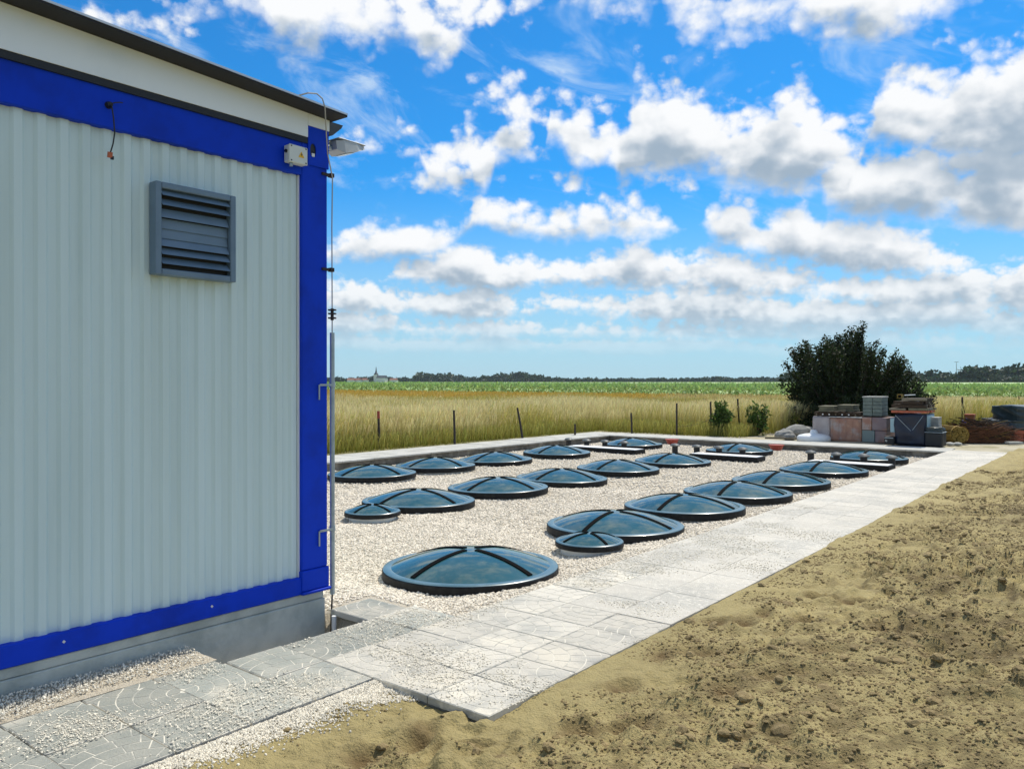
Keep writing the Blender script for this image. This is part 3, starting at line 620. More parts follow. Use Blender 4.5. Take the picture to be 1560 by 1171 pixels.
MB().tube([(ux, uy, .12), (ux - .005, uy - .006, -.06), (ux, uy - .01, -.28)], .006, 8).build('earth_wire', M_POST, lc)
for z in (2.95, 2.31): MB().box(-.02, .012, -.05, .012, z - .008, z + .008).box(-.012, .02, .0125, .042, z - .013, z + .013).build('holder', M_POST, lc)
for z in (1.53, .55):
    b_ = MB().box(.009, .015, -.085, -.075, z - .10, z).box(.009, .015, -.0745, .030, z - .008, z + .006).build('strap', M_GALV, lc)
    MB().tube([(ux, uy, z - .018), (ux, uy, z + .018)], .021, 14).build('pipe_clip', M_GALV, lc)
wp = MB().tube([(WX + .05, CY + .012, -.28), (WX + .05, CY + .012, -.03)], .016, 12).build('white_pipe', M_WHITE); tag(wp, 'short white pipe standing in the open hole by the plinth', 'pipe')

# ------------------------------------------------------------------ domes
def make_dome(R_, hd, rim_h, upst, seg=72):
    t = empty('dome_cover')
    fl_ = R_ * .10
    MB().lathe([(R_ - .09, -.10), (R_ - .055, -.10), (R_ - .055, upst)], seg, close_top=False).build('upstand', M_WHITE, t, smooth=True)
    rim = MB().lathe([(R_ - .05, upst - .002), (R_ - .004, upst), (R_, upst + .008), (R_, upst + rim_h - .010), (R_ - .006, upst + rim_h)], seg, close_top=False).build('rim', M_RIM, t)
    zt = upst + rim_h
    MB().lathe([(R_ - .0055, zt + .0005), (R_ - .012, zt + .006), (R_ - fl_ * .8, zt + .012), (R_ - fl_, zt + .008)], seg, close_top=False).build('flange', M_FLANGE, t, smooth=True)
    rd = R_ - fl_; RS = (rd * rd + hd * hd) / (2 * hd); prof = []
    for k in range(15):
        r = rd * (1 - k / 14.0); z = math.sqrt(max(RS * RS - r * r, 0)) - (RS - hd); prof.append((max(r, .004), zt + .008 + z + .012 * (r / rd) ** 4 * 0))
    MB().lathe(prof, seg, close_top=True).build('dome', M_DOME, t, smooth=True)
    ws = .042 * R_ / .74 + .006
    for a in (0, 1, 2, 3):
        m = MB(); vs = []; n = 13
        for k in range(n):
            r = R_ * .09 + (rd * .985 - R_ * .09) * k / (n - 1); z = zt + .008 + math.sqrt(RS * RS - r * r) - (RS - hd)
            for (s_, dz) in ((-1, .001), (-1, .009), (1, .009), (1, .001)): vs.append((r, s_ * ws / 2, z + dz))
        fs = [(0, 1, 2, 3), (n * 4 - 1, n * 4 - 2, n * 4 - 3, n * 4 - 4)]
        for k in range(n - 1):
            for q in range(3): fs.append((k * 4 + q, k * 4 + q + 1, k * 4 + q + 5, k * 4 + q + 4))
        m.add(vs, fs); o = m.build('strap', M_STRAP, t); o.rotation_euler.z = a * math.pi / 2 + math.pi * 0
    return t
big = make_dome(.74, .130, .080, .018)
RA = 'dome in the row beside the paved path'
ORD = ['first', 'second', 'third', 'fourth', 'fifth', 'sixth']
D = [((-4.49, 5.05), 'nearest and largest looking blue dome with black rim and cross straps', 'dome covers beside the paved path')]
for k, y in enumerate((7.48, 9.12, 10.75, 12.42, 14.5, 17.40)):
    lab = ['blue dome beside the paved path with a small dome just in front of it', 'second dome of the overlapping row beside the path, behind the one with the small dome', 'third dome of the overlapping row of domes beside the path', 'fourth dome of the overlapping row of domes beside the path', 'fifth and last dome of the overlapping row beside the path', 'dome at the far end of the path with vent pipes before it'][k]
    D.append(((-4.56, y), lab, 'dome covers beside the paved path'))
for k, y in enumerate((7.44, 9.07, 10.65, 12.45, 14.3, 17.5)):
    lab = ['blue dome of the middle row with a small dome at its left front', 'second dome from the front in the middle row', 'third dome from the front in the middle row', 'fourth dome from the front in the middle row', 'fifth dome in the middle row, in front of the vent pipes', 'farthest dome of the middle row, behind vent pipes'][k]
    D.append((([-7.53, -7.53, -7.5, -7.53, -7.4, -7.38][k], y), lab, 'dome covers of the middle row'))
for k, y in enumerate((9.08, 10.71, 12.38, 14.37, 17.48)):
    lab = ['first dome of the row by the grass, partly hidden behind the guard tube', 'second dome from the front in the row by the grass', 'third dome from the front in the row by the grass', 'fourth dome in the row by the grass, before the vent pipes', 'farthest dome of the row by the grass, in the basin corner'][k]
    D.append((([-10.3, -10.4, -10.34, -10.25, -10.15][k], y), lab, 'dome covers of the row by the grass'))
for k, ((x, y), lab, grp) in enumerate(D):
    o = big if k == 0 else copy_tree(big)
    o.location = (x, y, GZ + random.uniform(-.008, .008)); o.rotation_euler = (random.uniform(-.012, .012), random.uniform(-.012, .012), random.uniform(-.05, .05)); tag(o, lab, 'dome cover', grp)
sm = make_dome(.33, .066, .048, .055, 56)
for k, ((x, y), lab) in enumerate((((-7.21, 6.36), 'small dome on a white collar in front of the middle row'), ((-4.23, 6.47), 'small dome on a white collar beside the path, right of the largest dome'))):
    o = sm if k == 0 else copy_tree(sm)
    o.location = (x, y, GZ + .012); o.rotation_euler.z = .05 - .45 * k; tag(o, lab, 'dome cover', 'small dome covers')

# ------------------------------------------------------------------ vents
def vent_pad(x, y, w_, label):
    t = empty('vent_pad', (x, y, GZ)); tag(t, label, 'vent pad', 'black pads under the vent pipes')
    MB().box(-w_ / 2, w_ / 2, -.22, .22, -.05, .105, 0, .006).build('kerb', M_RIM, t); MB().box(-w_ / 2 + .03, w_ / 2 - .03, -.19, .19, .106, .112).build('cover', M_WHITE, t)  # white cover: the sunlit top of the pad put into its colour
def make_vent():
    t = empty('vent_pipe')
    MB().tube([(0, 0, -.05), (0, 0, .20)], .065, 16).build('pipe', M_BLACK, t)
    MB().lathe([(.06, .19), (.105, .195), (.11, .215), (.075, .245), (.02, .255)], 20, close_bot=True).build('cap', mat('grey_vent_cap', (.09, .10, .10), .45), t); return t
VENTS = [(-11.3, 16.35, 'leftmost vent pipe of the four before the far left dome'), (-10.77, 16.35, 'second vent pipe from the left in front of the far left dome'), (-10.25, 16.35, 'third vent pipe from the left in front of the far left dome'), (-9.72, 16.35, 'rightmost vent pipe in front of the far left dome'),
 (-8.4, 16.35, 'vent pipe whose cap shows above the fifth middle dome'), (-7.87, 16.35, 'left vent pipe before the farthest middle dome'), (-7.35, 16.35, 'middle vent pipe before the farthest middle dome'), (-6.82, 16.35, 'right vent pipe before the farthest middle dome'),
 (-5.42, 16.45, 'vent pipe standing behind the fifth dome beside the path'), (-4.87, 16.30, 'left vent pipe before the far path dome'), (-4.36, 16.30, 'middle vent pipe before the far path dome'), (-3.86, 16.30, 'right vent pipe before the far path dome, next to the paving')]
vp = make_vent()
for k, (x, y, lab) in enumerate(VENTS):
    o = vp if k == 0 else copy_tree(vp); o.location = (x, y, GZ); tag(o, lab, 'vent pipe', 'black capped vent pipes')
vent_pad(-10.0, 15.95, 1.9, 'flat black pad by the vent pipes of the far left dome'); vent_pad(-7.0, 15.95, 1.5, 'flat black pad by the vent pipes of the farthest middle dome'); vent_pad(-4.5, 15.85, 1.5, 'flat black pad by the vent pipes nearest the path')
for k, (x, y, lab) in enumerate(((-10.0, 19.3, 'red tub by the kerb behind the farthest left dome'), (-7.15, 19.2, 'red tub by the kerb behind the farthest middle dome'))):
    t = empty('tub', (x, y, GZ)); tag(t, lab, 'tub', 'red tubs'); MB().lathe([(.12, -.02), (.17, .10)], 20, close_top=False).build('body', M_RED, t); MB().lathe([(.165, .09), (.185, .095), (.185, .115), (.165, .117)], 20).build('rim', M_RED, t)

# ------------------------------------------------------------------ loose stones
def in_dome(x, y):
    r = np.zeros(len(x), bool)
    for (c, _, _) in D: r |= (x - c[0]) ** 2 + (y - c[1]) ** 2 < .66 ** 2
    return r
pts = []; sc_ = []
for (x0, x1, y0, y1, n, s0, s1) in ((-7.2, -3.58, 3.5, 7.0, 46000, .006, .0125), (-9.5, -3.58, 6.6, 10.5, 40000, .008, .015), (-12.3, -3.58, 10, 20, 30000, .011, .019), (-12.3, -7, 5, 10, 8000, .012, .02)):
    x = rng.uniform(x0, x1, n); y = rng.uniform(y0, y1, n); k = ~in_dome(x, y) & ~((x > -4.45) & (y < 3.9)) & ~((x > -3.98) & (y < 3.86)); x, y = x[k], y[k]; s = rng.uniform(s0, s1, len(x)) * rng.choice([.7, 1, 1, 1.3], len(x))
    pts.append(np.stack([x, y, gravel_z(x, y) + s * .25], 1)); sc_.append(s[:, None] * rng.uniform(.6, 1.2, (len(x), 3)) * np.array([1.15, 1, .75]))
scatter('gravel', np.concatenate(pts), np.concatenate(sc_), M_STONE, 'pale crushed limestone gravel filling the basin around the domes', 'gravel')
pts = []; sc_ = []
n = 110000; x = rng.uniform(-4.36, -2.38, n); y = 0.7 + rng.random(n) ** 1.6 * 9.5
dn = fbm(x, y, 1.5, 4, 61) - np.clip((y - 4.6) / 5, 0, 1) * .12; heavy = np.clip((y - 2.7) / .5, 0, 1) * .10 - np.clip((x + 3.25) / .1, 0, 1) * np.clip((y - 4.2) / .8, 0, 1) * .06
wallg = np.clip((-4.09 - x + .12 * (fbm(y, y * 0, 2.5, 2, 14) - .5)) / .08, 0, 1) * np.clip((2.46 - y) / .05, 0, 1) * .34
patch = .22 * np.exp(-(((x + 3.72) / .13) ** 2 + ((y - 1.62) / .17) ** 2)) + .2 * np.exp(-(((x + 3.05) / .25) ** 2 + ((y - 3.35) / .35) ** 2)) + .16 * np.exp(-(((x + 3.42) / .2) ** 2 + ((y - 2.35) / .3) ** 2))
keep = (dn + heavy + wallg + patch > .585 + rng.uniform(-.07, .07, n)) & ~((x > -3.19) & (y < 2.83)) & ~((x < -3.98) & (y > 2.44)) & ~((x < -3.6) & (y > 3.86))
x, y = x[keep], y[keep]; s = rng.uniform(.0018, .0050, len(x)) * np.where(rng.random(len(x)) < .12, 1.6, 1); s = np.where(x < -4.15, s * 1.1, s)
zz = .004 + s * .35 + np.where(x < -4.16, np.clip((-4.16 - x) / .2, 0, 1) * .022, 0)
pts.append(np.stack([x, y, zz - s * .15], 1)); sc_.append(s[:, None] * rng.uniform(.6, 1.2, (len(x), 3)) * np.where(x < -4.15, 1, .5)[:, None] ** np.array([0, 0, 1]))
n = 16000; y = rng.uniform(.6, 2.86, n); x = -3.19 + np.abs(rng.normal(0, .075, n)) * (1 + .8 * (fbm(y * 1., y * 0, 2.2, 2, 9) - .3)); s = rng.uniform(.0025, .0065, n)
pts.append(np.stack([x, y, np.maximum(soil_z(x, y), -.035) + s * .4 + .022 * np.exp(-((x + 3.17) / .05) ** 2)], 1)); sc_.append(s[:, None] * rng.uniform(.6, 1.2, (n, 3)))
n = 3000; y = rng.uniform(2.3, 2.86, n); x = rng.uniform(-3.2, -2.85, n); kk = (x + 3.2) < (y - 2.25) * .62; x, y = x[kk], y[kk]; s = rng.uniform(.0025, .0065, len(x))
pts.append(np.stack([x, y, soil_z(x, y) + s * .5], 1)); sc_.append(s[:, None] * rng.uniform(.6, 1.2, (len(x), 3)))
scatter('stone_chips', np.concatenate(pts), np.concatenate(sc_), M_DUSTST, 'scattered white stone chips lying over the pavers and along their edge', 'stone chips')
hp = grid_mesh('chip_bank', np.linspace(-4.366, -4.10, 16), np.linspace(-2.5, 2.47, 120), lambda X, Y: -.012 + np.clip((-4.16 - X + .10 * (fbm(X, Y, 4, 3, 5) - .5)) / .3, 0, 1) * .034 * np.clip((2.47 - Y) / .1, 0, 1) + .006 * fbm(X, Y, 20, 2, 6), M_GRAVEL)
tag(link_mesh('chip_bank', hp), 'bank of pale stone chips heaped against the concrete plinth', 'gravel', kind='stuff')
# clods on the soil
n = 210000; y = .8 + rng.random(n) ** 1.7 * 15; x = rng.uniform(-3.1, .2, n); kk = (x < .1 - .02 * y) & ~((x < -2.36) & (y > 2.8)) & (fbm(x, y, 2.2, 4, 15) + np.clip(x + 2.6, 0, 1.5) * .11 > .55 + rng.uniform(-.09, .09, n)); x, y = x[kk], y[kk]
s = .0016 + .0065 * rng.random(len(x)) ** 4; s = np.where(rng.random(len(x)) < .006, rng.uniform(.009, .028, len(x)), s) * (1 + y * .05)
scatter('soil_clods', np.stack([x, y, soil_z(x, y) + s * .08], 1), s[:, None] * rng.uniform(.7, 1.2, (len(x), 3)) * np.array([1.2, 1.1, .62]), M_CLOD, 'loose crumbs and clods lying on the bare brown soil', 'soil', 2)

# ------------------------------------------------------------------ fields
def polar(n, a0, a1, d0, d1, pw=1.0):
    u = rng.uniform(math.tan(R(a0)), math.tan(R(a1)), n); d = d0 + (d1 - d0) * rng.random(n) ** pw; p = d[:, None] * FW + (d * u)[:, None] * RT
    return p[:, 0], p[:, 1], d, u
def blades(name, x, y, h, wd, c_lo, c_hi, lean, z0=-.03, tip=.35):
    n = len(x); th = rng.uniform(0, 6.283, n); ax = rng.normal(0, lean, n) + lean * .5; ay = rng.normal(0, lean, n); fa = YAW + rng.normal(0, .6, n)
    dx, dy = np.cos(fa) * wd / 2, np.sin(fa) * wd / 2; V = np.zeros((n, 6, 3))
    for k, (t, ww) in enumerate(((0, .7), (.62, .55), (1.0, tip))):
        ox, oy = ax * h * t * t, ay * h * t * t
        V[:, 2 * k] = np.stack([x + ox - dx * ww, y + oy - dy * ww, z0 + h * t], 1); V[:, 2 * k + 1] = np.stack([x + ox + dx * ww, y + oy + dy * ww, z0 + h * t], 1)
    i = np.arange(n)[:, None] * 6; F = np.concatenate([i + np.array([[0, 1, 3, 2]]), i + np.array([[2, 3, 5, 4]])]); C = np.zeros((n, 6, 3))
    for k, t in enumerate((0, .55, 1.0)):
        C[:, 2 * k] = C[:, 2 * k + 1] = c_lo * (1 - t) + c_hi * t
    return np_mesh(name, V.reshape(-1, 3), F, M_GRASS, C.reshape(-1, 3))
M_GRASS = mat('dry_grass', (.3, .3, .1), .8, vcol='col', trans=.35, spec=.2)
def cols(n, base, var): return np.clip(np.array(base)[None] * (1 + rng.normal(0, var, (n, 1))) * (1 + rng.normal(0, var * .3, (n, 3))), .01, .9)
def yard(x, y): return (x > -14.35 + .35 * (vn(x, y * 2, 3) - .5)) & (y < 22.55 + .5 * (vn(x * 2, y, 4) - .5) + np.clip((x + 9.2) * 3, 0, 7.0))
x, y, d, u = polar(250000, -32, 38, 15, 37, 1.15); k = ~yard(x, y); x, y, d = x[k], y[k], d[k]; n = len(x)
hh = .62 + .34 * fbm(x, y, .35, 3, 71) + rng.uniform(-.12, .2, n); hh *= np.where((x < -13.7) & (x > -14.6) | (y > 21.3) & (y < 22.3) & (x < -9), .72, 1)
seedy = fbm(x, y, .18, 3, 91)
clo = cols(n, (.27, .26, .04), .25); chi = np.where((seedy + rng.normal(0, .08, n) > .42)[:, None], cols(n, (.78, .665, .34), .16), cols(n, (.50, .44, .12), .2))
xs_ = rng.uniform(-14.6, -13.6, 9000); ys_ = rng.uniform(9, 22.6, 9000); xt = rng.uniform(-13.6, -9, 9000); yt = rng.uniform(21.3, 22.8, 9000)
x = np.r_[x, xs_, xt]; y = np.r_[y, ys_, yt]; kk = np.r_[np.ones(n, bool), (xs_ < -13.75 - .4 * rng.random(9000)), (yt > 21.35 + .6 * rng.random(9000))]; hh = np.r_[hh, rng.uniform(.10, .42, 18000)]; clo = np.r_[clo, cols(18000, (.20, .20, .03), .25)]; chi = np.r_[chi, cols(18000, (.40, .37, .10), .25)]
x, y, hh, clo, chi = x[kk], y[kk], hh[kk], clo[kk], chi[kk]; n = len(x)
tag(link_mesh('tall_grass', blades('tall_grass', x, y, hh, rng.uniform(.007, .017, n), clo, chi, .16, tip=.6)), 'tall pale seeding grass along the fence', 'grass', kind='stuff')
# seed heads
# ripe barley strip
def edge_d(u): return 1.0 / (1 / 84.0 + (u + .22) * (1 / 41. - 1 / 84.) / .86)      # near edge of the green crop
x, y, d, u = polar(85000, -32, 40, 34, 86, 1.3); k = (d < edge_d(u) + .5) ; x, y, d, u = x[k], y[k], d[k], u[k]; n = len(x)
och = np.clip((d - 31 - 8 * (u + .2)) / 6, 0, 1) * np.clip((.24 - u) / .1, 0, 1); och = (och + rng.normal(0, .12, n) > .5)[:, None]
clo = np.where(och, cols(n, (.32, .22, .045), .12), cols(n, (.22, .20, .05), .2)); chi = np.where(och, cols(n, (.45, .32, .075), .12), cols(n, (.45, .38, .17), .15))
tag(link_mesh('barley', blades('barley', x, y, rng.uniform(.68, .86, n), rng.uniform(.02, .05, n), clo, chi, .12, tip=.8)), 'ochre strip of ripe barley behind the tall grass', 'crop', kind='stuff')
M_BARLEY = mat('ripe_barley', (.40, .29, .08), .9, (.42, .37, .16), .12, .4, .6, world_pos=True, bump=.8, bscale=4)
us = np.linspace(-.72, .95, 150)
def sheet(name, dfun0, dfun1, z, m, nd=24, amp=.05, sc2=.6, skirt=0.0):
    V = []; 
    for t in np.linspace(0, 1, nd):
        d = dfun0(us) * (dfun1(us) / dfun0(us)) ** t; p = d[:, None] * FW + (d * us)[:, None] * RT; zz = z + amp * (fbm(p[:, 0], p[:, 1], sc2, 3, 33) - .5) * 2
        if t == 0 and skirt: zz = zz * 0 + skirt
        V.append(np.c_[p, zz])
    V = np.concatenate(V); nu = len(us); i = (np.arange(nd - 1)[:, None] * nu + np.arange(nu - 1)[None]).ravel(); F = np.stack([i, i + 1, i + nu + 1, i + nu], 1)
    return np_mesh(name, V, F, m, smooth=True)
tag(link_mesh('barley_floor', sheet('barley_floor', lambda u: 37 + 0 * u, lambda u: edge_d(u) + .3, .60, M_BARLEY, 40, .04, 1.2)), 'dense ripe barley below the ears', 'crop', kind='stuff')
M_CROP = mat('green_crop', (.28, .40, .14), .8, (.37, .48, .22), .25, .4, .62, world_pos=True, bump=.8, bscale=2.5, c3=(.15, .27, .06), n3=.9)
tag(link_mesh('crop_canopy', sheet('crop_canopy', lambda u: edge_d(u) + .2, lambda u: 1500 + 0 * u, 1.0, M_CROP, 90, .06, .8, .2)), 'green crop field reaching to the distant trees', 'crop', kind='stuff')
M_LEAF = mat('leaf', (.05, .08, .02), .6, vcol='col', trans=.3, spec=.3)
def leaves(name, c, size, n_dir=None, col=None, m=None, asp=.5):
    n = len(c); a = rng.normal(0, 1, (n, 3)); a /= np.linalg.norm(a, axis=1)[:, None]
    if n_dir is not None: a = a * .8 + n_dir; a /= np.linalg.norm(a, axis=1)[:, None]
    b = rng.normal(0, 1, (n, 3)); b -= a * (a * b).sum(1)[:, None]; b /= np.linalg.norm(b, axis=1)[:, None]; s = size[:, None]
    V = np.stack([c, c + a * s * .45 + b * s * asp * .5, c + a * s, c + a * s * .45 - b * s * asp * .5], 1); F = np.arange(n * 4).reshape(n, 4)
    return np_mesh(name, V.reshape(-1, 3), F, m or M_LEAF, None if col is None else np.repeat(col, 4, axis=0))
x, y, d, u = polar(72000, -32, 40, 0, 1, 1); e0 = edge_d(u); d = e0 + .1 + (rng.random(len(u)) ** 2.2) * e0 * 1.3; p = d[:, None] * FW + (d * u)[:, None] * RT; n = len(d)
zz = np.where(d < e0 + .8, rng.uniform(.45, 1.1, n), rng.uniform(.95, 1.12, n))
tag(link_mesh('crop_leaves', leaves('crop_leaves', np.c_[p, zz], rng.uniform(.18, .42, n) * (d / 60) ** .6, np.array([0, 0, .6]), cols(n, (.30, .42, .14), .2), asp=.35)), 'broad green leaves along the front of the crop field', 'crop', kind='stuff')

# ------------------------------------------------------------------ far woods, village, mast
V = []; C = []; S = []
def far_crown(cx, cy, z0, h, wdt, n, base):
    q = rng.normal(0, 1, (n, 3)); q /= np.linalg.norm(q, axis=1)[:, None]; lob = 1 + .35 * (vn(q[:, 0] * 2.2 + cx, q[:, 2] * 2.2 + cy, 5) - .5) + .25 * (vn(q[:, 1] * 4 + cx, q[:, 2] * 4, 6) - .5)
    r = lob * (1 - .3 * rng.random(n) ** 2); V.append(np.c_[cx + q[:, 0] * wdt / 2 * r, cy + q[:, 1] * wdt / 2 * r, np.maximum(z0 + h * .52 + q[:, 2] * h * .5 * r, .3)]); C.append(cols(n, base, .18)); S.append(np.full(n, 1.0) * rng.uniform(.2, .32, n) * (h + wdt) / 2)
def tops(px):
    """height in pixels of the distant tree line over column px"""
    if px < 640: return 8.0
    if px < 860: return 11 + 3 * math.sin(px * .05)
    if px < 1060: return 6.5
    if px < 1200: return 8
    if px < 1475: return 17
    return 23
px = 0
while px < 1900:
    dd = 1450 if px < 1200 else 760; hpx = tops(px) * random.uniform(.72, 1.12); h = hpx * dd / 1220; wd = h * random.uniform(1.0, 1.7)
    cx_, cy_ = cxy(px, dd * random.uniform(.97, 1.06)); far_crown(cx_, cy_, 0, h, wd, 240, (.035, .062, .028) if random.random() < .8 else (.055, .08, .035)); px += wd / dd * 1220 * random.uniform(.30, .62)
    if random.random() < .5:
        cx_, cy_ = cxy(px, dd * .96); far_crown(cx_, cy_, 0, h * .45, wd * 1.1, 120, (.035, .055, .03))
V = np.concatenate(V); C = np.concatenate(C); S = np.concatenate(S)
tag(link_mesh('distant_woods', leaves('distant_woods', V, S, None, C, asp=.8)), 'dark line of distant woods along the horizon', 'woods', kind='stuff')
M_FARWALL = mat('far_white_wall', (.62, .62, .60), .8); M_FARROOF = mat('far_roof', (.28, .12, .08), .8); M_SLATE = mat('far_slate', (.06, .07, .08), .6)
cxp, cyp = cxy(573, 1380); ch = empty('church', (cxp, cyp, 0), .3); tag(ch, 'small distant church with a pointed steeple on the horizon', 'church')
MB().box(-3, 3, -3, 3, 0, 14).build('tower', M_FARWALL, ch); MB().lathe([(4.2, 14), (3.2, 16), (2.2, 17), (1.2, 20), (.5, 26), (.05, 28)], 8).build('spire', M_SLATE, ch)
MB().box(3.02, 20, -5, 5, 0, 8).build('nave', M_FARWALL, ch); m = MB(); m.add([(3, -5.6, 8), (20.5, -5.6, 8), (20.5, 5.6, 8), (3, 5.6, 8), (3, 0, 12.5), (20.5, 0, 12.5)], [(0, 1, 5, 4), (3, 4, 5, 2), (0, 4, 3), (1, 2, 5)]); m.build('roof', M_SLATE, ch)
for k, (hpx, wd, lab) in enumerate(((546, 14, 'far village house with red roof left of the church'), (556, 10, 'smaller far village house just left of the church'), (600, 12, 'far village house just right of the church'), (535, 12, 'far village house nearest the blue post'))):
    x_, y_ = cxy(hpx, 1370); t = empty('house', (x_, y_, 0), .2 * k); tag(t, lab, 'house', 'far village houses'); MB().box(-wd / 2, wd / 2, -4, 4, 0, 4.5).build('wall', M_FARWALL, t)
    m = MB(); w2 = wd / 2 + .5; m.add([(-w2, -4.6, 4.5), (w2, -4.6, 4.5), (w2, 4.6, 4.5), (-w2, 4.6, 4.5), (-w2, 0, 7.8), (w2, 0, 7.8)], [(0, 1, 5, 4), (3, 4, 5, 2), (0, 4, 3), (1, 2, 5)]); m.build('roof', M_FARROOF, t)
x_, y_ = cxy(1457, 1500); t = empty('mast', (x_, y_, 0)); tag(t, 'thin grey transmission mast rising behind the distant trees', 'mast'); MB().tube([(0, 0, 0), (0, 0, 38)], [1.0, .5], 6).build('shaft', M_GALV, t); MB().box(-3.5, 3.5, -.6, .6, 38.2, 39.2).build('platform', M_GALV, t)

# ------------------------------------------------------------------ shrubs and the tree
M_BARK = mat('bark', (.05, .038, .028), .9, bump=.5, bscale=30)
def shoots(base, ends, n_leaf, size, colr, name, label, cat, trunk_r=.05, spread=.16, m0=.25, m=None):
    t = empty(name, base); tag(t, label, cat); tb = MB(); P_ = []; c0 = Vector((0, 0, 0))
    for e in ends:
        e = Vector(e); a = Vector((e.x * .12, e.y * .12, min(.15, e.z * .1))); mid = Vector((e.x * .62, e.y * .62, e.z * .45)) + Vector((random.uniform(-.1, .1), random.uniform(-.1, .1), 0)); L = e.length
        path = [a * (1 - s) ** 2 + mid * 2 * s * (1 - s) + e * s * s for s in np.linspace(0, 1, 6)]
        tb.tube(path, [trunk_r * (1 - .85 * s) * random.uniform(.6, 1) for s in np.linspace(0, 1, 6)], 5)
        k = max(6, int(n_leaf * L / 2.0)); s = m0 + (1 - m0) * rng.random(k) ** .75; pa = np.array(a)[None]; pm = np.array(mid)[None]; pe = np.array(e)[None]; s_ = s[:, None]
        c = pa * (1 - s_) ** 2 + pm * 2 * s_ * (1 - s_) + pe * s_ * s_ + rng.normal(0, 1, (k, 3)) * (spread * (1.25 - s_ * .95)); P_.append(c)
    tb.build('trunk', M_BARK, t); P_ = np.concatenate(P_); P_[:, 2] = np.maximum(P_[:, 2], .02); n = len(P_)
    me = leaves('crown', P_, rng.uniform(.7, 1.3, n) * size, np.array([0, 0, .35]), cols(n, colr, .3), m=m); link_mesh('crown', me, t); return t
TD = 25.2; bx, by = cxy(1292, TD)
OUT = [(-1.95, 1.3), (-1.75, 2.0), (-1.55, 2.85), (-1.25, 2.5), (-1.0, 2.9), (-.6, 2.85), (-.25, 2.9), (.05, 3.35), (.3, 2.95), (.7, 2.75), (.95, 2.65), (1.25, 2.35), (1.5, 2.3), (1.75, 1.75), (2.0, 1.45), (2.35, 1.15), (2.6, .9)]
ends = []
for i in range(260):
    k = random.random() * (len(OUT) - 1); i0 = int(k); fr = k - i0; lx = OUT[i0][0] * (1 - fr) + OUT[i0 + 1][0] * fr; lz = OUT[i0][1] * (1 - fr) + OUT[i0 + 1][1] * fr; sc2 = random.uniform(.86, 1.03) if i < 170 else random.uniform(.35, .85)
    dep = random.uniform(-1.5, 1.5) * math.sqrt(max(.15, 1 - (lx / 2.7) ** 2)); dp = 1 - .10 * (dep / 1.5) ** 2
    ends.append((lx * sc2 * RT[0] + dep * FW[0], lx * sc2 * RT[1] + dep * FW[1], lz * sc2 * dp + .05))
for i in range(60):
    a = random.uniform(0, 6.283); r = random.uniform(1.3, 2.2); ends.append((math.cos(a) * r, math.sin(a) * r, random.uniform(.25, 1.2)))
shoots((bx, by, -.03), ends, 250, .085, (.026, .042, .012), 'bushy_tree', 'dark dense bushy tree standing behind the stacked pallets', 'tree', .05, .15)
def shrub(px, d, hgt, wid, n, label, name='shrub', size=.10, colr=(.085, .14, .03), nl=26):
    x_, y_ = cxy(px, d); en = []
    for i in range(n): a = random.uniform(0, 6.283); r = random.uniform(.05, 1) * wid / 2; en.append((math.cos(a) * r, math.sin(a) * r, hgt * random.uniform(.55, 1.0) * (1 - .35 * (r / wid * 2) ** 2)))
    shoots((x_, y_, -.03), en, nl, size, colr, name, label, 'shrub', .012, .06, .12)
shrub(1100, 23.3, 1.08, .72, 30, 'leafy green sapling beside the braced fence post', nl=110, size=.12)
shrub(1156, 23.4, 1.1, .85, 18, 'open spindly green sapling right of the braced fence post', nl=90, size=.12)
shrub(1130, 60, 1.25, 1.3, 30, 'lone dark round bush at the edge of the green field', size=.16, colr=(.03, .05, .015), nl=60)
shrub(1395, 24.5, 1.15, 1.2, 18, 'low sprawling shrub at the right foot of the bushy tree', nl=30)
shrub(1535, 27.0, 1.0, .8, 12, 'small scraggy shrub left of the tarpaulin stack', nl=30)
shrub(1213, 24.3, .75, .5, 10, 'small yellowish weed clump left of the bushy tree', colr=(.16, .16, .03), nl=40)
shrub(1478, 25.5, .45, 1.6, 26, 'low dark weeds behind the brushwood pile', nl=30, colr=(.05, .07, .02))

# ------------------------------------------------------------------ fence
POSTS = [(578, 18.9, .85, -.03, 'dark fence post with a red top, nearest the cabin'), (693, 20.0, .84, -.03, 'second dark fence post from the cabin, red-brown tip'), (797, 22.0, .84, -.19, 'dark fence post leaning well to the left'), (876, 23.4, .32, 0, 'shortest fence post, a stump by the corner of the kerb'), (963, 24.0, .62, -.05, 'shorter fence post just past the corner of the kerb'), (1031, 23.5, .92, 0, 'upright fence post left of the braced post'), (1084, 23.8, .96, -.03, 'fence post with two slanting braces'), (1128, 23.6, 1.05, -.08, 'tall fence post between the two saplings'), (1212, 24.6, .80, 0, 'fence post at the left edge of the bushy tree'), (1552, 32.0, .95, 0, 'thin fence post above the tarpaulin stack')]
tops_ = []
for k, (px, d, h, ln, lab) in enumerate(POSTS):
    x_, y_ = cxy(px, d); t = empty('fence_post', (x_, y_, -.05)); tag(t, lab, 'post', 'fence posts along the field')
    e = Vector((ln * h * RT[0], ln * h * RT[1], h + .05)); s_ = .030
    MB().tube([(0, 0, -.1), e * .5, e], [s_, s_, s_ * .9], 8).build('shaft', M_POST, t); tops_.append((Vector((x_, y_, -.05)), e))
    if k == 0: MB().tube([e * .82, e * 1.012], s_ * 1.12, 8).build('painted_top', M_RED, t)
    if 'braces' in lab:
        for sgn, r_ in ((-1, .24), (1, .32)): MB().tube([e * .55, (sgn * r_ * RT[0], sgn * r_ * RT[1], 0)], .016, 6).build('brace', M_POST, t)
fw_ = MB()
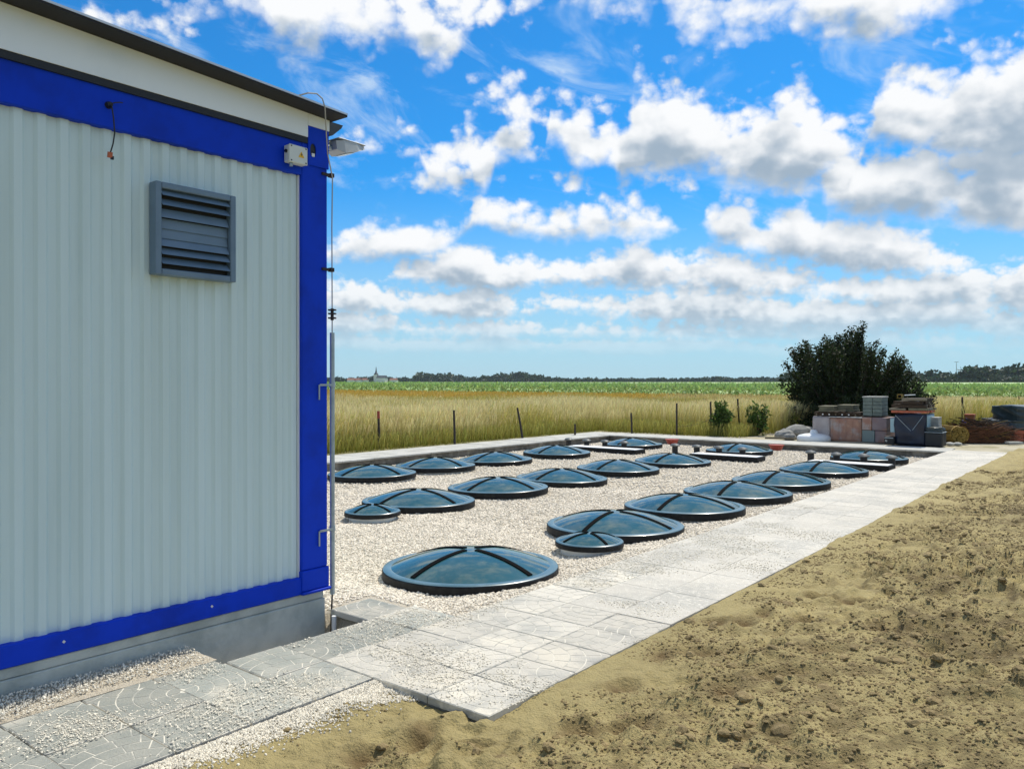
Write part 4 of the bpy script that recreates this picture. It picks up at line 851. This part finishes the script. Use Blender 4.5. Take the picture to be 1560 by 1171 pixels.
for (i, za, zb) in ((5, .30, .5), (6, .5, .55), (5, .12, .2), (4, .10, .12)):
    a = tops_[i]; b = tops_[i + 1]; pa = a[0] + a[1] * za; pb = b[0] + b[1] * zb; fw_.tube([pa.lerp(pb, s) - Vector((0, 0, .07 * 4 * s * (1 - s))) for s in np.linspace(0, 1, 7)], .006, 4)
tag(fw_.build('fence_wire', M_POST), 'sagging rusty wire strung low between the fence posts', 'wire')
# post with props behind the brush
x_, y_ = cxy(1466, 26.5); t = empty('propped_post', (x_, y_, -.03)); tag(t, 'dark fence post with a prop, standing behind the brushwood pile', 'post')
MB().tube([(0, 0, 0), (0, 0, 1.08)], .028, 8).build('shaft', M_POST, t); MB().tube([(.0, 0, 1.0), (.16 * RT[0], .16 * RT[1], 0)], .022, 8).build('prop', M_POST, t)

# ------------------------------------------------------------------ building materials beyond the kerb
M_FILM = mat('film_over_blocks', (.34, .29, .28), .45, (.42, .38, .37), 3, .4, .7, bump=.3, bscale=8)
M_BRICKF = mat('film_over_brick', (.34, .17, .12), .55, (.42, .24, .16), 4, .4, .7, bump=.3, bscale=9, c3=(.40, .33, .30), n3=2.5)
M_PURPLE = mat('mauve_block', (.22, .16, .17), .7, (.27, .21, .21), 4, .4, .7, bump=.3, bscale=14, c3=(.30, .16, .11), n3=2.2)
M_WOOD = mat('grey_timber', (.20, .17, .12), .85, (.12, .10, .07), 5, .4, .7, stretch=(.2, 1, 1)); M_OLDWOOD = mat('olive_timber', (.17, .16, .10), .85, (.10, .095, .06), 6, .4, .7)
M_NAVY = mat('navy_tarpaulin', (.005, .010, .026), .35, (.010, .020, .048), 4, .4, .7, bump=.5, bscale=6)
M_TARP = mat('dark_green_tarpaulin', (.018, .032, .034), .35, (.05, .07, .07), 3, .45, .7, bump=.6, bscale=5)
M_PALEBLUE = mat('pale_blue_board', (.33, .48, .52), .5); M_GREYBLK = mat('grey_block', (.19, .23, .20), .9, (.14, .17, .15), 8, .4, .7, bump=.4, bscale=30, rand=.12)
M_STRAW = mat('reed', (.33, .22, .045), .85, rand=.2); M_TWIG = mat('brown_twigs', (.16, .062, .025), .85); M_DKTWIG = mat('dark_twigs', (.045, .028, .016), .9)
M_FIELDST = mat('grey_field_stone', (.26, .26, .24), .9, (.18, .18, .17), 6, .4, .7, bump=.6, bscale=20)
YB = 21.75
def lumpy(name, x0, x1, y0, y1, z0, z1, m, parent, amp=.03, n=8, seed=0, loc=(0, 0)):
    bm = bmesh.new(); bmesh.ops.create_cube(bm, size=1.0); bmesh.ops.subdivide_edges(bm, edges=bm.edges[:], cuts=n, use_grid_fill=True)
    for v in bm.verts:
        c = v.co.copy(); nrm = Vector([1 if abs(q) > .499 and q > 0 else -1 if abs(q) > .499 else 0 for q in c])
        k = float(fbm(np.array(c.x * 2 + c.z * 1.3 + seed), np.array(c.y * 2 - c.z * 1.7 + seed), 2.0, 3, seed)) - .5
        v.co = Vector(((x0 + x1) / 2 + c.x * (x1 - x0), (y0 + y1) / 2 + c.y * (y1 - y0), (z0 + z1) / 2 + c.z * (z1 - z0))) + nrm * k * amp * (0 if c.z < -.49 else 1)
    me = bpy.data.meshes.new(name); bm.to_mesh(me); bm.free(); me.materials.append(m); me.polygons.foreach_set('use_smooth', [True] * len(me.polygons)); return link_mesh(name, me, parent)
def Xb(px): return x_at(px, YB)
def Zb(py, px): return z_at(py, x_at(px, YB), YB)
# wrapped brick pallets
def pallet_base(t, x0, x1, y0, y1, z0=0.0, m=None):
    m = m or M_WOOD
    for k in range(3):
        yy = y0 + (y1 - y0) * (k + .5) / 3; MB().box(x0, x1, yy - .05, yy + .05, z0, z0 + .09).build('bearer', m, t)
    nb = max(5, int((x1 - x0) / .16))
    for k in range(nb):
        xx = x0 + (x1 - x0) * (k + .5) / nb; MB().box(xx - .05, xx + .05, y0, y1, z0 + .091, z0 + .112).build('board', m, t)
xa, xb_, xc, xd = Xb(1238), Xb(1265), Xb(1313), Xb(1351); zt = Zb(636, 1290)
t = empty('wrapped_block_pallet', ((xa + xb_) / 2, YB + .5, 0)); tag(t, 'pale film wrapped block of concrete stones right behind the white tank lid', 'pallet'); ox, oy = t.location.x, t.location.y
lumpy('wrapped_load', xa - ox, xb_ - ox - .01, YB - oy, YB + .9 - oy, 0, zt + .01, M_FILM, t, .03, 8, 1)
t = empty('brick_pallet', ((xb_ + xc) / 2, YB + .5, 0)); tag(t, 'orange brown brick pallet under clear film in the middle of the stacks', 'pallet'); ox, oy = t.location.x, t.location.y
lumpy('wrapped_load', xb_ - ox + .005, xc - ox - .01, YB - .02 - oy, YB + .9 - oy, .0, zt - .01, M_BRICKF, t, .03, 8, 2)
for k in range(5):
    xx = xb_ - ox + .05 + k * (xc - xb_ - .1) / 4; MB().box(xx - .006, xx + .006, YB - .05 - oy, YB - .044 - oy, .02, zt - .05).build('film_crease', M_BRICKF, t)
MB().box(xb_ - ox - .02, xc - ox + .02, YB - .06 - oy, YB + .9 - oy, zt + .004, zt + .016, 0, .003).build('top_sheet', M_WHITE, t)
t = empty('block_pallet', ((xc + xd) / 2, YB + .5, 0)); tag(t, 'mauve and grey block pallet right of the orange brick pallet', 'pallet'); ox, oy = t.location.x, t.location.y
hw = (xd - xc); q = [(0, .52, 0, .30, mat('grey_green_block', (.20, .25, .24), .8)), (.53, 1, 0, .30, M_PURPLE), (0, .40, .31, zt + .02, M_BRICKF), (.41, 1, .31, zt + .02, M_PURPLE)]
for (a, b, z0, z1, mm) in q: MB().box(xc - ox + hw * a + .004, xc - ox + hw * b - .004, YB - oy, YB + .85 - oy, z0 + .002, z1, 0, .008).build('block', mm, t)
# empty pallets and planks on top
t = empty('wooden_pallet', ((xa + xc) / 2, YB + .45, zt + .025)); tag(t, 'dark empty wooden pallet lying on the wrapped pallets', 'pallet'); pallet_base(t, -(xc - xa) / 2 + .02, (xc - xa) / 2 - .05, -.5, .4, 0, M_DKTWIG)
for k in range(7): MB().obox((-(xc - xa) / 2 + .12 + k * .165, -.51, .05), (.03, .02, .03)).build('bearer_end', M_WHITE if k % 3 else M_WOOD, t)
zt2 = zt + .14
for k, (pa, pb, h0, h1, lab) in enumerate(((1246, 1272, 0, .16, 'left bundle of mossy boards on the wooden pallet'), (1269, 1297, .01, .19, 'right bundle of mossy boards with a pale top on the wooden pallet'))):
    xx0, xx1 = Xb(pa), Xb(pb); t = empty('board_bundle', ((xx0 + xx1) / 2, YB + .3 + .25 * k, zt2)); tag(t, lab, 'boards', 'board bundles'); w2 = (xx1 - xx0) / 2
    for j in range(4): z_ = h0 + (h1 - h0) * j / 4; MB().box(-w2 + random.uniform(0, .04), w2 - random.uniform(0, .04), -.3, .3, z_, z_ + (h1 - h0) / 4 - .006, 0, .004).build('board', M_OLDWOOD, t)
m = MB().obox((Xb(1277), YB - .1, zt2 + .03), (.42, .06, .025), ry=-.08); tag(m.build('plank', M_WOOD), 'single pale plank lying before the board bundles', 'plank')
x0_, x1_ = Xb(1312), Xb(1342); t = empty('paver_stack', ((x0_ + x1_) / 2, YB + .4, zt + .05)); tag(t, 'tall stack of grey green paving blocks with a white top', 'block stack'); w2 = (x1_ - x0_) / 2; hz = Zb(606, 1327) - zt - .05
MB().box(-w2 - .05, w2 + .05, -.3, .35, -.028, 0).build('board', M_DKTWIG, t)
for r_ in range(5):
    for c_ in range(2):
        z0 = hz * r_ / 5; MB().box(-w2 + w2 * c_ + .004, -w2 + w2 * (c_ + 1) - .004, -.27 + random.uniform(-.01, .01), .3, z0 + .003, z0 + hz / 5 - .003, 0, .006).build('block', M_GREYBLK, t)
MB().box(-w2 - .01, w2 + .01, -.29, .31, hz + .001, hz + .035, 0, .005).build('top_slab', M_CONC, t)
# navy wrapped pallet with stacked timber
YN = 21.35
def Xn(px): return x_at(px, YN)
def Zn(py, px): return z_at(py, x_at(px, YN), YN)
nx0, nx1 = Xn(1363), Xn(1411); nz = Zn(631, 1388); t = empty('tarped_pallet', ((nx0 + nx1) / 2, YN + .45, 0)); tag(t, 'tall pallet wrapped in dark navy tarpaulin with crossed straps', 'pallet'); ox, oy = t.location.x, t.location.y
lumpy('tarpaulin', nx0 - ox, nx1 - ox, YN - oy, YN + .9 - oy, 0, nz, M_NAVY, t, .05, 10, 5)
hw = (nx1 - nx0) / 2
for (a, b) in (((-hw + .02, nz - .03), (.02, nz - .40)), ((hw - .06, nz - .03), (.06, nz - .38))):
    MB().tube([(a[0], YN - oy - .035, a[1]), (b[0], YN - oy - .04, b[1])], .006, 5).build('strap', M_GALV, t)
MB().box(hw + .002, hw + .03, YN - oy + .05, YN - oy + .8, .35, nz - .03, 0, .005).build('side_sheet', M_PALEBLUE, t)
x0_ = Xn(1356); b_ = MB().box(0, .10, 0, .5, .30, Zn(637, 1359), 0, .008).build('insulation_board', M_PALEBLUE, None, (x0_, YN + .02, 0)); tag(b_, 'pale blue board standing at the left of the navy tarpaulin', 'board')
bb = empty('black_crate', (Xn(1357), YN - .05, 0)); tag(bb, 'small black crate at the foot of the navy tarpaulin', 'crate'); MB().box(-.11, .11, -.12, .15, 0, .20, 0, .01).build('body', M_BLACK, bb); MB().obox((.0, -.13, .17), (.2, .01, .015)).build('edge_strip', M_GALV, bb); MB().obox((-.06, -.13, .10), (.05, .012, .04), ry=.5).build('rubble_piece', M_CONC, bb)
tx0, tx1 = Xn(1355), Xn(1414)
lay_ = [(0.01, .06, .01, .99, M_TERRACOTTA, 'stack of reddish planks lying directly on the navy tarpaulin'), (.075, .05, .0, .45, M_WOOD, 'left pair of planks in the timber stack'), (.075, .06, .5, 1.0, M_OLDWOOD, 'right pair of planks in the timber stack'), (.14, .075, .06, .97, M_DKTWIG, 'dark plank layer with a white edge in the timber stack'), (.225, .075, .1, .9, M_DKTWIG, 'upper dark plank layer of the timber stack'), (.31, .06, .3, .95, M_DKTWIG, 'dark topmost planks of the timber stack')]
for (z0, hh_, a, b, mm, lab) in lay_:
    t = empty('plank_stack', ((tx0 + tx1) / 2, YN + .45, nz + .02 + z0)); tag(t, lab, 'planks', 'timber on the navy pallet'); L = tx1 - tx0
    for j in range(5):
        MB().obox((-L / 2 + L * (a + b) / 2 + random.uniform(-.02, .02), -.4 + j * .19, hh_ / 2), (L * (b - a) * random.uniform(.92, 1), .165, hh_ * .9), rz=random.uniform(-.03, .03)).build('plank', mm if random.random() < .75 else M_WOOD, t)
for (pxa, pxb, py, lab) in ((1387, 1400, 612, 'white batten end lying in the dark timber stack'), (1378, 1394, 601.5, 'pale slanting batten on top of the timber stack')):
    a, b = Xn(pxa), Xn(pxb); z = Zn(py, (pxa + pxb) / 2); tag(MB().obox(((a + b) / 2, YN + .02, z), (b - a, .05, .022), ry=-.06).build('batten', M_WHITE), lab, 'batten', 'pale battens')
t = empty('wooden_box', (Xn(1367), YN + .3, Zn(607, 1367))); tag(t, 'small square tan box at the top left of the timber stack', 'box')
for (a, b, c_, d_) in ((-.055, .055, -.05, -.038), (-.055, .055, .038, .05), (-.055, -.043, -.037, .037), (.043, .055, -.037, .037)): MB().box(a, b, -.1, .1, c_ + .05, d_ + .05).build('side', M_STRAW, t)
MB().box(-.042, .042, .05, .06, .014, .086).build('bottom', M_DKTWIG, t)
t = empty('slab_stack', (Xn(1418), YN + .55, 0)); tag(t, 'stack of pale slabs half hidden behind the navy tarpaulin', 'slab stack')
for k in range(9): MB().box(-.1, .1, -.2, .2, .36 + k * .037, .36 + k * .037 + .028, 0, .003).build('slab', M_CONC, t)
MB().box(-.09, .09, -.19, .19, 0, .358).build('block', M_GREYBLK, t)
t = empty('mortar_tub', (Xn(1424), YN + .1, 0)); tag(t, 'black mortar tub with grey film over it right of the navy tarpaulin', 'tub'); MB().box(-.19, .19, -.22, .25, 0, .33, 0, .02).build('body', M_BLACK, t); MB().box(-.2, .2, -.23, .26, .331, .345, 0, .004).build('rim', M_GALV, t); lumpy('film', -.17, .17, -.2, .2, .345, .46, M_TARP, t, .08, 6, 9)
# white tank lid, stones
x_, y_ = cxy(1240, 21.35); t = empty('tank_lid', (x_, y_, -.02)); tag(t, 'white rounded plastic tank lid with a knob beside the kerb', 'lid')
MB().lathe([(.42, 0), (.435, .03), (.43, .10), (.38, .15), (.24, .185), (.10, .20), (.02, .205)], 36).build('lid', M_WHITE, t, smooth=True); MB().lathe([(.11, .19), (.10, .235), (.085, .27), (.05, .29), (.01, .295)], 24).build('knob', M_WHITE, t, smooth=True)
for k, (px, d, s_, lab) in enumerate(((1194, 22.3, .24, 'leftmost large grey stone beside the kerb'), (1212, 22.6, .34, 'biggest grey stone in the heap left of the tank lid'), (1228, 22.9, .28, 'grey stone just behind the tank lid'), (1204, 21.7, .16, 'small grey stone in front of the heap'))):
    x_, y_ = cxy(px, d); bm = bmesh.new(); bmesh.ops.create_icosphere(bm, subdivisions=2, radius=1)
    for v in bm.verts: v.co *= .8 + .5 * float(vn(np.array(v.co.x * 1.6 + k * 5), np.array(v.co.y * 1.6 + v.co.z * 1.3), 12))
    bmesh.ops.scale(bm, vec=(s_ * 1.1, s_, s_ * .62), verts=bm.verts); me = bpy.data.meshes.new('stone'); bm.to_mesh(me); bm.free(); me.materials.append(M_FIELDST); o = link_mesh('stone', me, None, (x_, y_, s_ * .35), k * 1.3); tag(o, lab, 'stone', 'grey stones beside the kerb')
x_, y_ = cxy(1192, 21.6); tag(MB().obox((0, 0, .03), (.9, .08, .05), rz=.1).build('plank', M_WOOD, None, (x_, y_, 0), .25), 'pale plank on the ground left of the stones', 'plank')
# brushwood and reeds
def sticks(n, L, W, H, r, zlow=.02, lean=0.0):
    m = MB()
    for i in range(n):
        c = Vector((random.uniform(-L / 2, L / 2), random.uniform(-W / 2, W / 2), 0)); c.z = zlow + random.random() * H * max(.15, 1 - (2 * c.x / L) ** 2 * .6); a = random.uniform(-.45, .45) + lean; b = random.uniform(-.45, .45); l = random.uniform(.2, .5)
        d_ = Vector((math.cos(a), math.sin(a) * .7, math.sin(b))) * l; q0, q1 = c - d_, c + d_; q0.z = max(q0.z, .005); q1.z = max(q1.z, .005); m.tube([q0, (q0 + q1) / 2 + Vector((0, 0, random.uniform(-.03, .04))), q1], [r, r * .8, r * .4], 4, cap=False)
    return m
x_, y_ = cxy(1448, 20.4); t = empty('reed_bundle', (x_, y_, 0), YAW); tag(t, 'golden rolled reed bundle at the left end of the brushwood', 'reed bundle')
m = MB()
for i in range(420):
    a = random.uniform(0, 6.283); r_ = .20 * math.sqrt(random.random()); m.tube([(r_ * math.cos(a) * 1.1, -.45, .23 + r_ * math.sin(a)), (r_ * math.cos(a) * 1.15, .45, .23 + r_ * math.sin(a) * 1.05)], .012, 4)
o = m.build('reeds', M_STRAW, t); o['kind'] = 'stuff'
MB().lathe([(.235, -.02), (.235, .02)], 24, close_top=False).build('tie', M_STRAW, t, (0, -.42, .23)).rotation_euler.x = math.pi / 2
for z_, px in ((.05, 1447), (.05, 1459)):
    x_, y_ = cxy(px, 19.6); bm = bmesh.new(); bmesh.ops.create_icosphere(bm, subdivisions=2, radius=.09); bmesh.ops.scale(bm, vec=(1.2, 1, .5), verts=bm.verts); me = bpy.data.meshes.new('stone'); bm.to_mesh(me); bm.free(); me.materials.append(M_CONC); tag(link_mesh('stone', me, None, (x_, y_, .03)), 'pale flat stone before the reed bundle' if px < 1450 else 'pale flat stone right of the other one by the reed bundle', 'stone')
x_, y_ = cxy(1490, 20.6); t = empty('brushwood_pile', (x_, y_, 0), YAW); tag(t, 'sprawling pile of reddish brown twigs beyond the path end', 'brushwood')
o = sticks(700, 1.3, .7, .40, .008).build('twigs', M_TWIG, t); o['kind'] = 'stuff'; o = sticks(260, 1.1, .6, .45, .012, .10, -.5).build('branches', M_DKTWIG, t); o['kind'] = 'stuff'
o = sticks(60, 1.0, .5, .42, .012, .12, -.6).build('peeled_twigs', M_STRAW, t); o['kind'] = 'stuff'
lumpy('core', -.6, .6, -.2, .3, 0, .26, M_DKTWIG, t, .12, 6, 4)
# blue sack and reddish crate on the weeds
x_, y_ = cxy(1473, 22.6); t = empty('sack', (x_, y_, .12)); tag(t, 'blue sack propped against the fence post behind the brushwood', 'sack'); lumpy('body', -.10, .10, -.08, .08, .0, .34, mat('blue_sack', (.015, .04, .25), .6), t, .06, 5, 7); MB().tube([(0, 0, .33), (.01, 0, .40)], [.05, .03], 8).build('neck', mat('blue_sack', (.015, .04, .25), .6), t)
x_, y_ = cxy(1478, 23.4); t = empty('crate', (x_, y_, 0)); tag(t, 'reddish brown crate behind the blue sack', 'crate'); MB().box(-.12, .12, -.12, .12, 0, .58, 0, .01).build('body', M_TWIG, t); MB().box(-.13, .13, -.13, .13, .581, .61).build('lid', M_TERRACOTTA, t)
# tarpaulin stack at the right edge
x_, y_ = cxy(1576, 21.0); t = empty('tarpaulin_stack', (x_, y_, 0), YAW); tag(t, 'stack under dark green tarpaulin at the right edge', 'stack')
lumpy('tarpaulin', -.58, 1.4, -.3, .9, .52, .92, M_TARP, t, .10, 10, 6); lumpy('tarpaulin', -.85, 1.4, -.42, .9, .30, .55, M_TARP, t, .12, 10, 8)
for r_ in range(3):
    for c_ in range(8): MB().box(-.78 + c_ * .26, -.78 + c_ * .26 + .25, -.40 + random.uniform(-.015, .015), .3, .01 + r_ * .10, .105 + r_ * .10, 0, .005).build('brick', M_TERRACOTTA, t)
for k, (px, d, lab) in enumerate(((1545, 20.0, 'pale slab lying before the brick stack at the right edge'),)):
    x_, y_ = cxy(px, d); tag(MB().obox((0, 0, .03), (.35, .2, .05)).build('slab', M_CONC, None, (x_, y_, 0), YAW), lab, 'slab')

# ------------------------------------------------------------------ thin summer haze
hz = MB().box(-2600, 2600, -2600, 2600, -1.5, 60).build('haze', bpy.data.materials.new('haze')); tag(hz, 'thin pale summer haze over the fields', 'haze', kind='stuff')
hm = hz.data.materials[0]; hm.use_nodes = True; hm.node_tree.nodes.clear(); w = NT(hm.node_tree); pv = w.n('ShaderNodeVolumePrincipled'); oo = w.n('ShaderNodeOutputMaterial')
pv.inputs['Color'].default_value = (.72, .86, 1.0, 1); pv.inputs['Density'].default_value = .00006; pv.inputs['Anisotropy'].default_value = .2; w.l(pv.outputs[0], oo.inputs['Volume'])
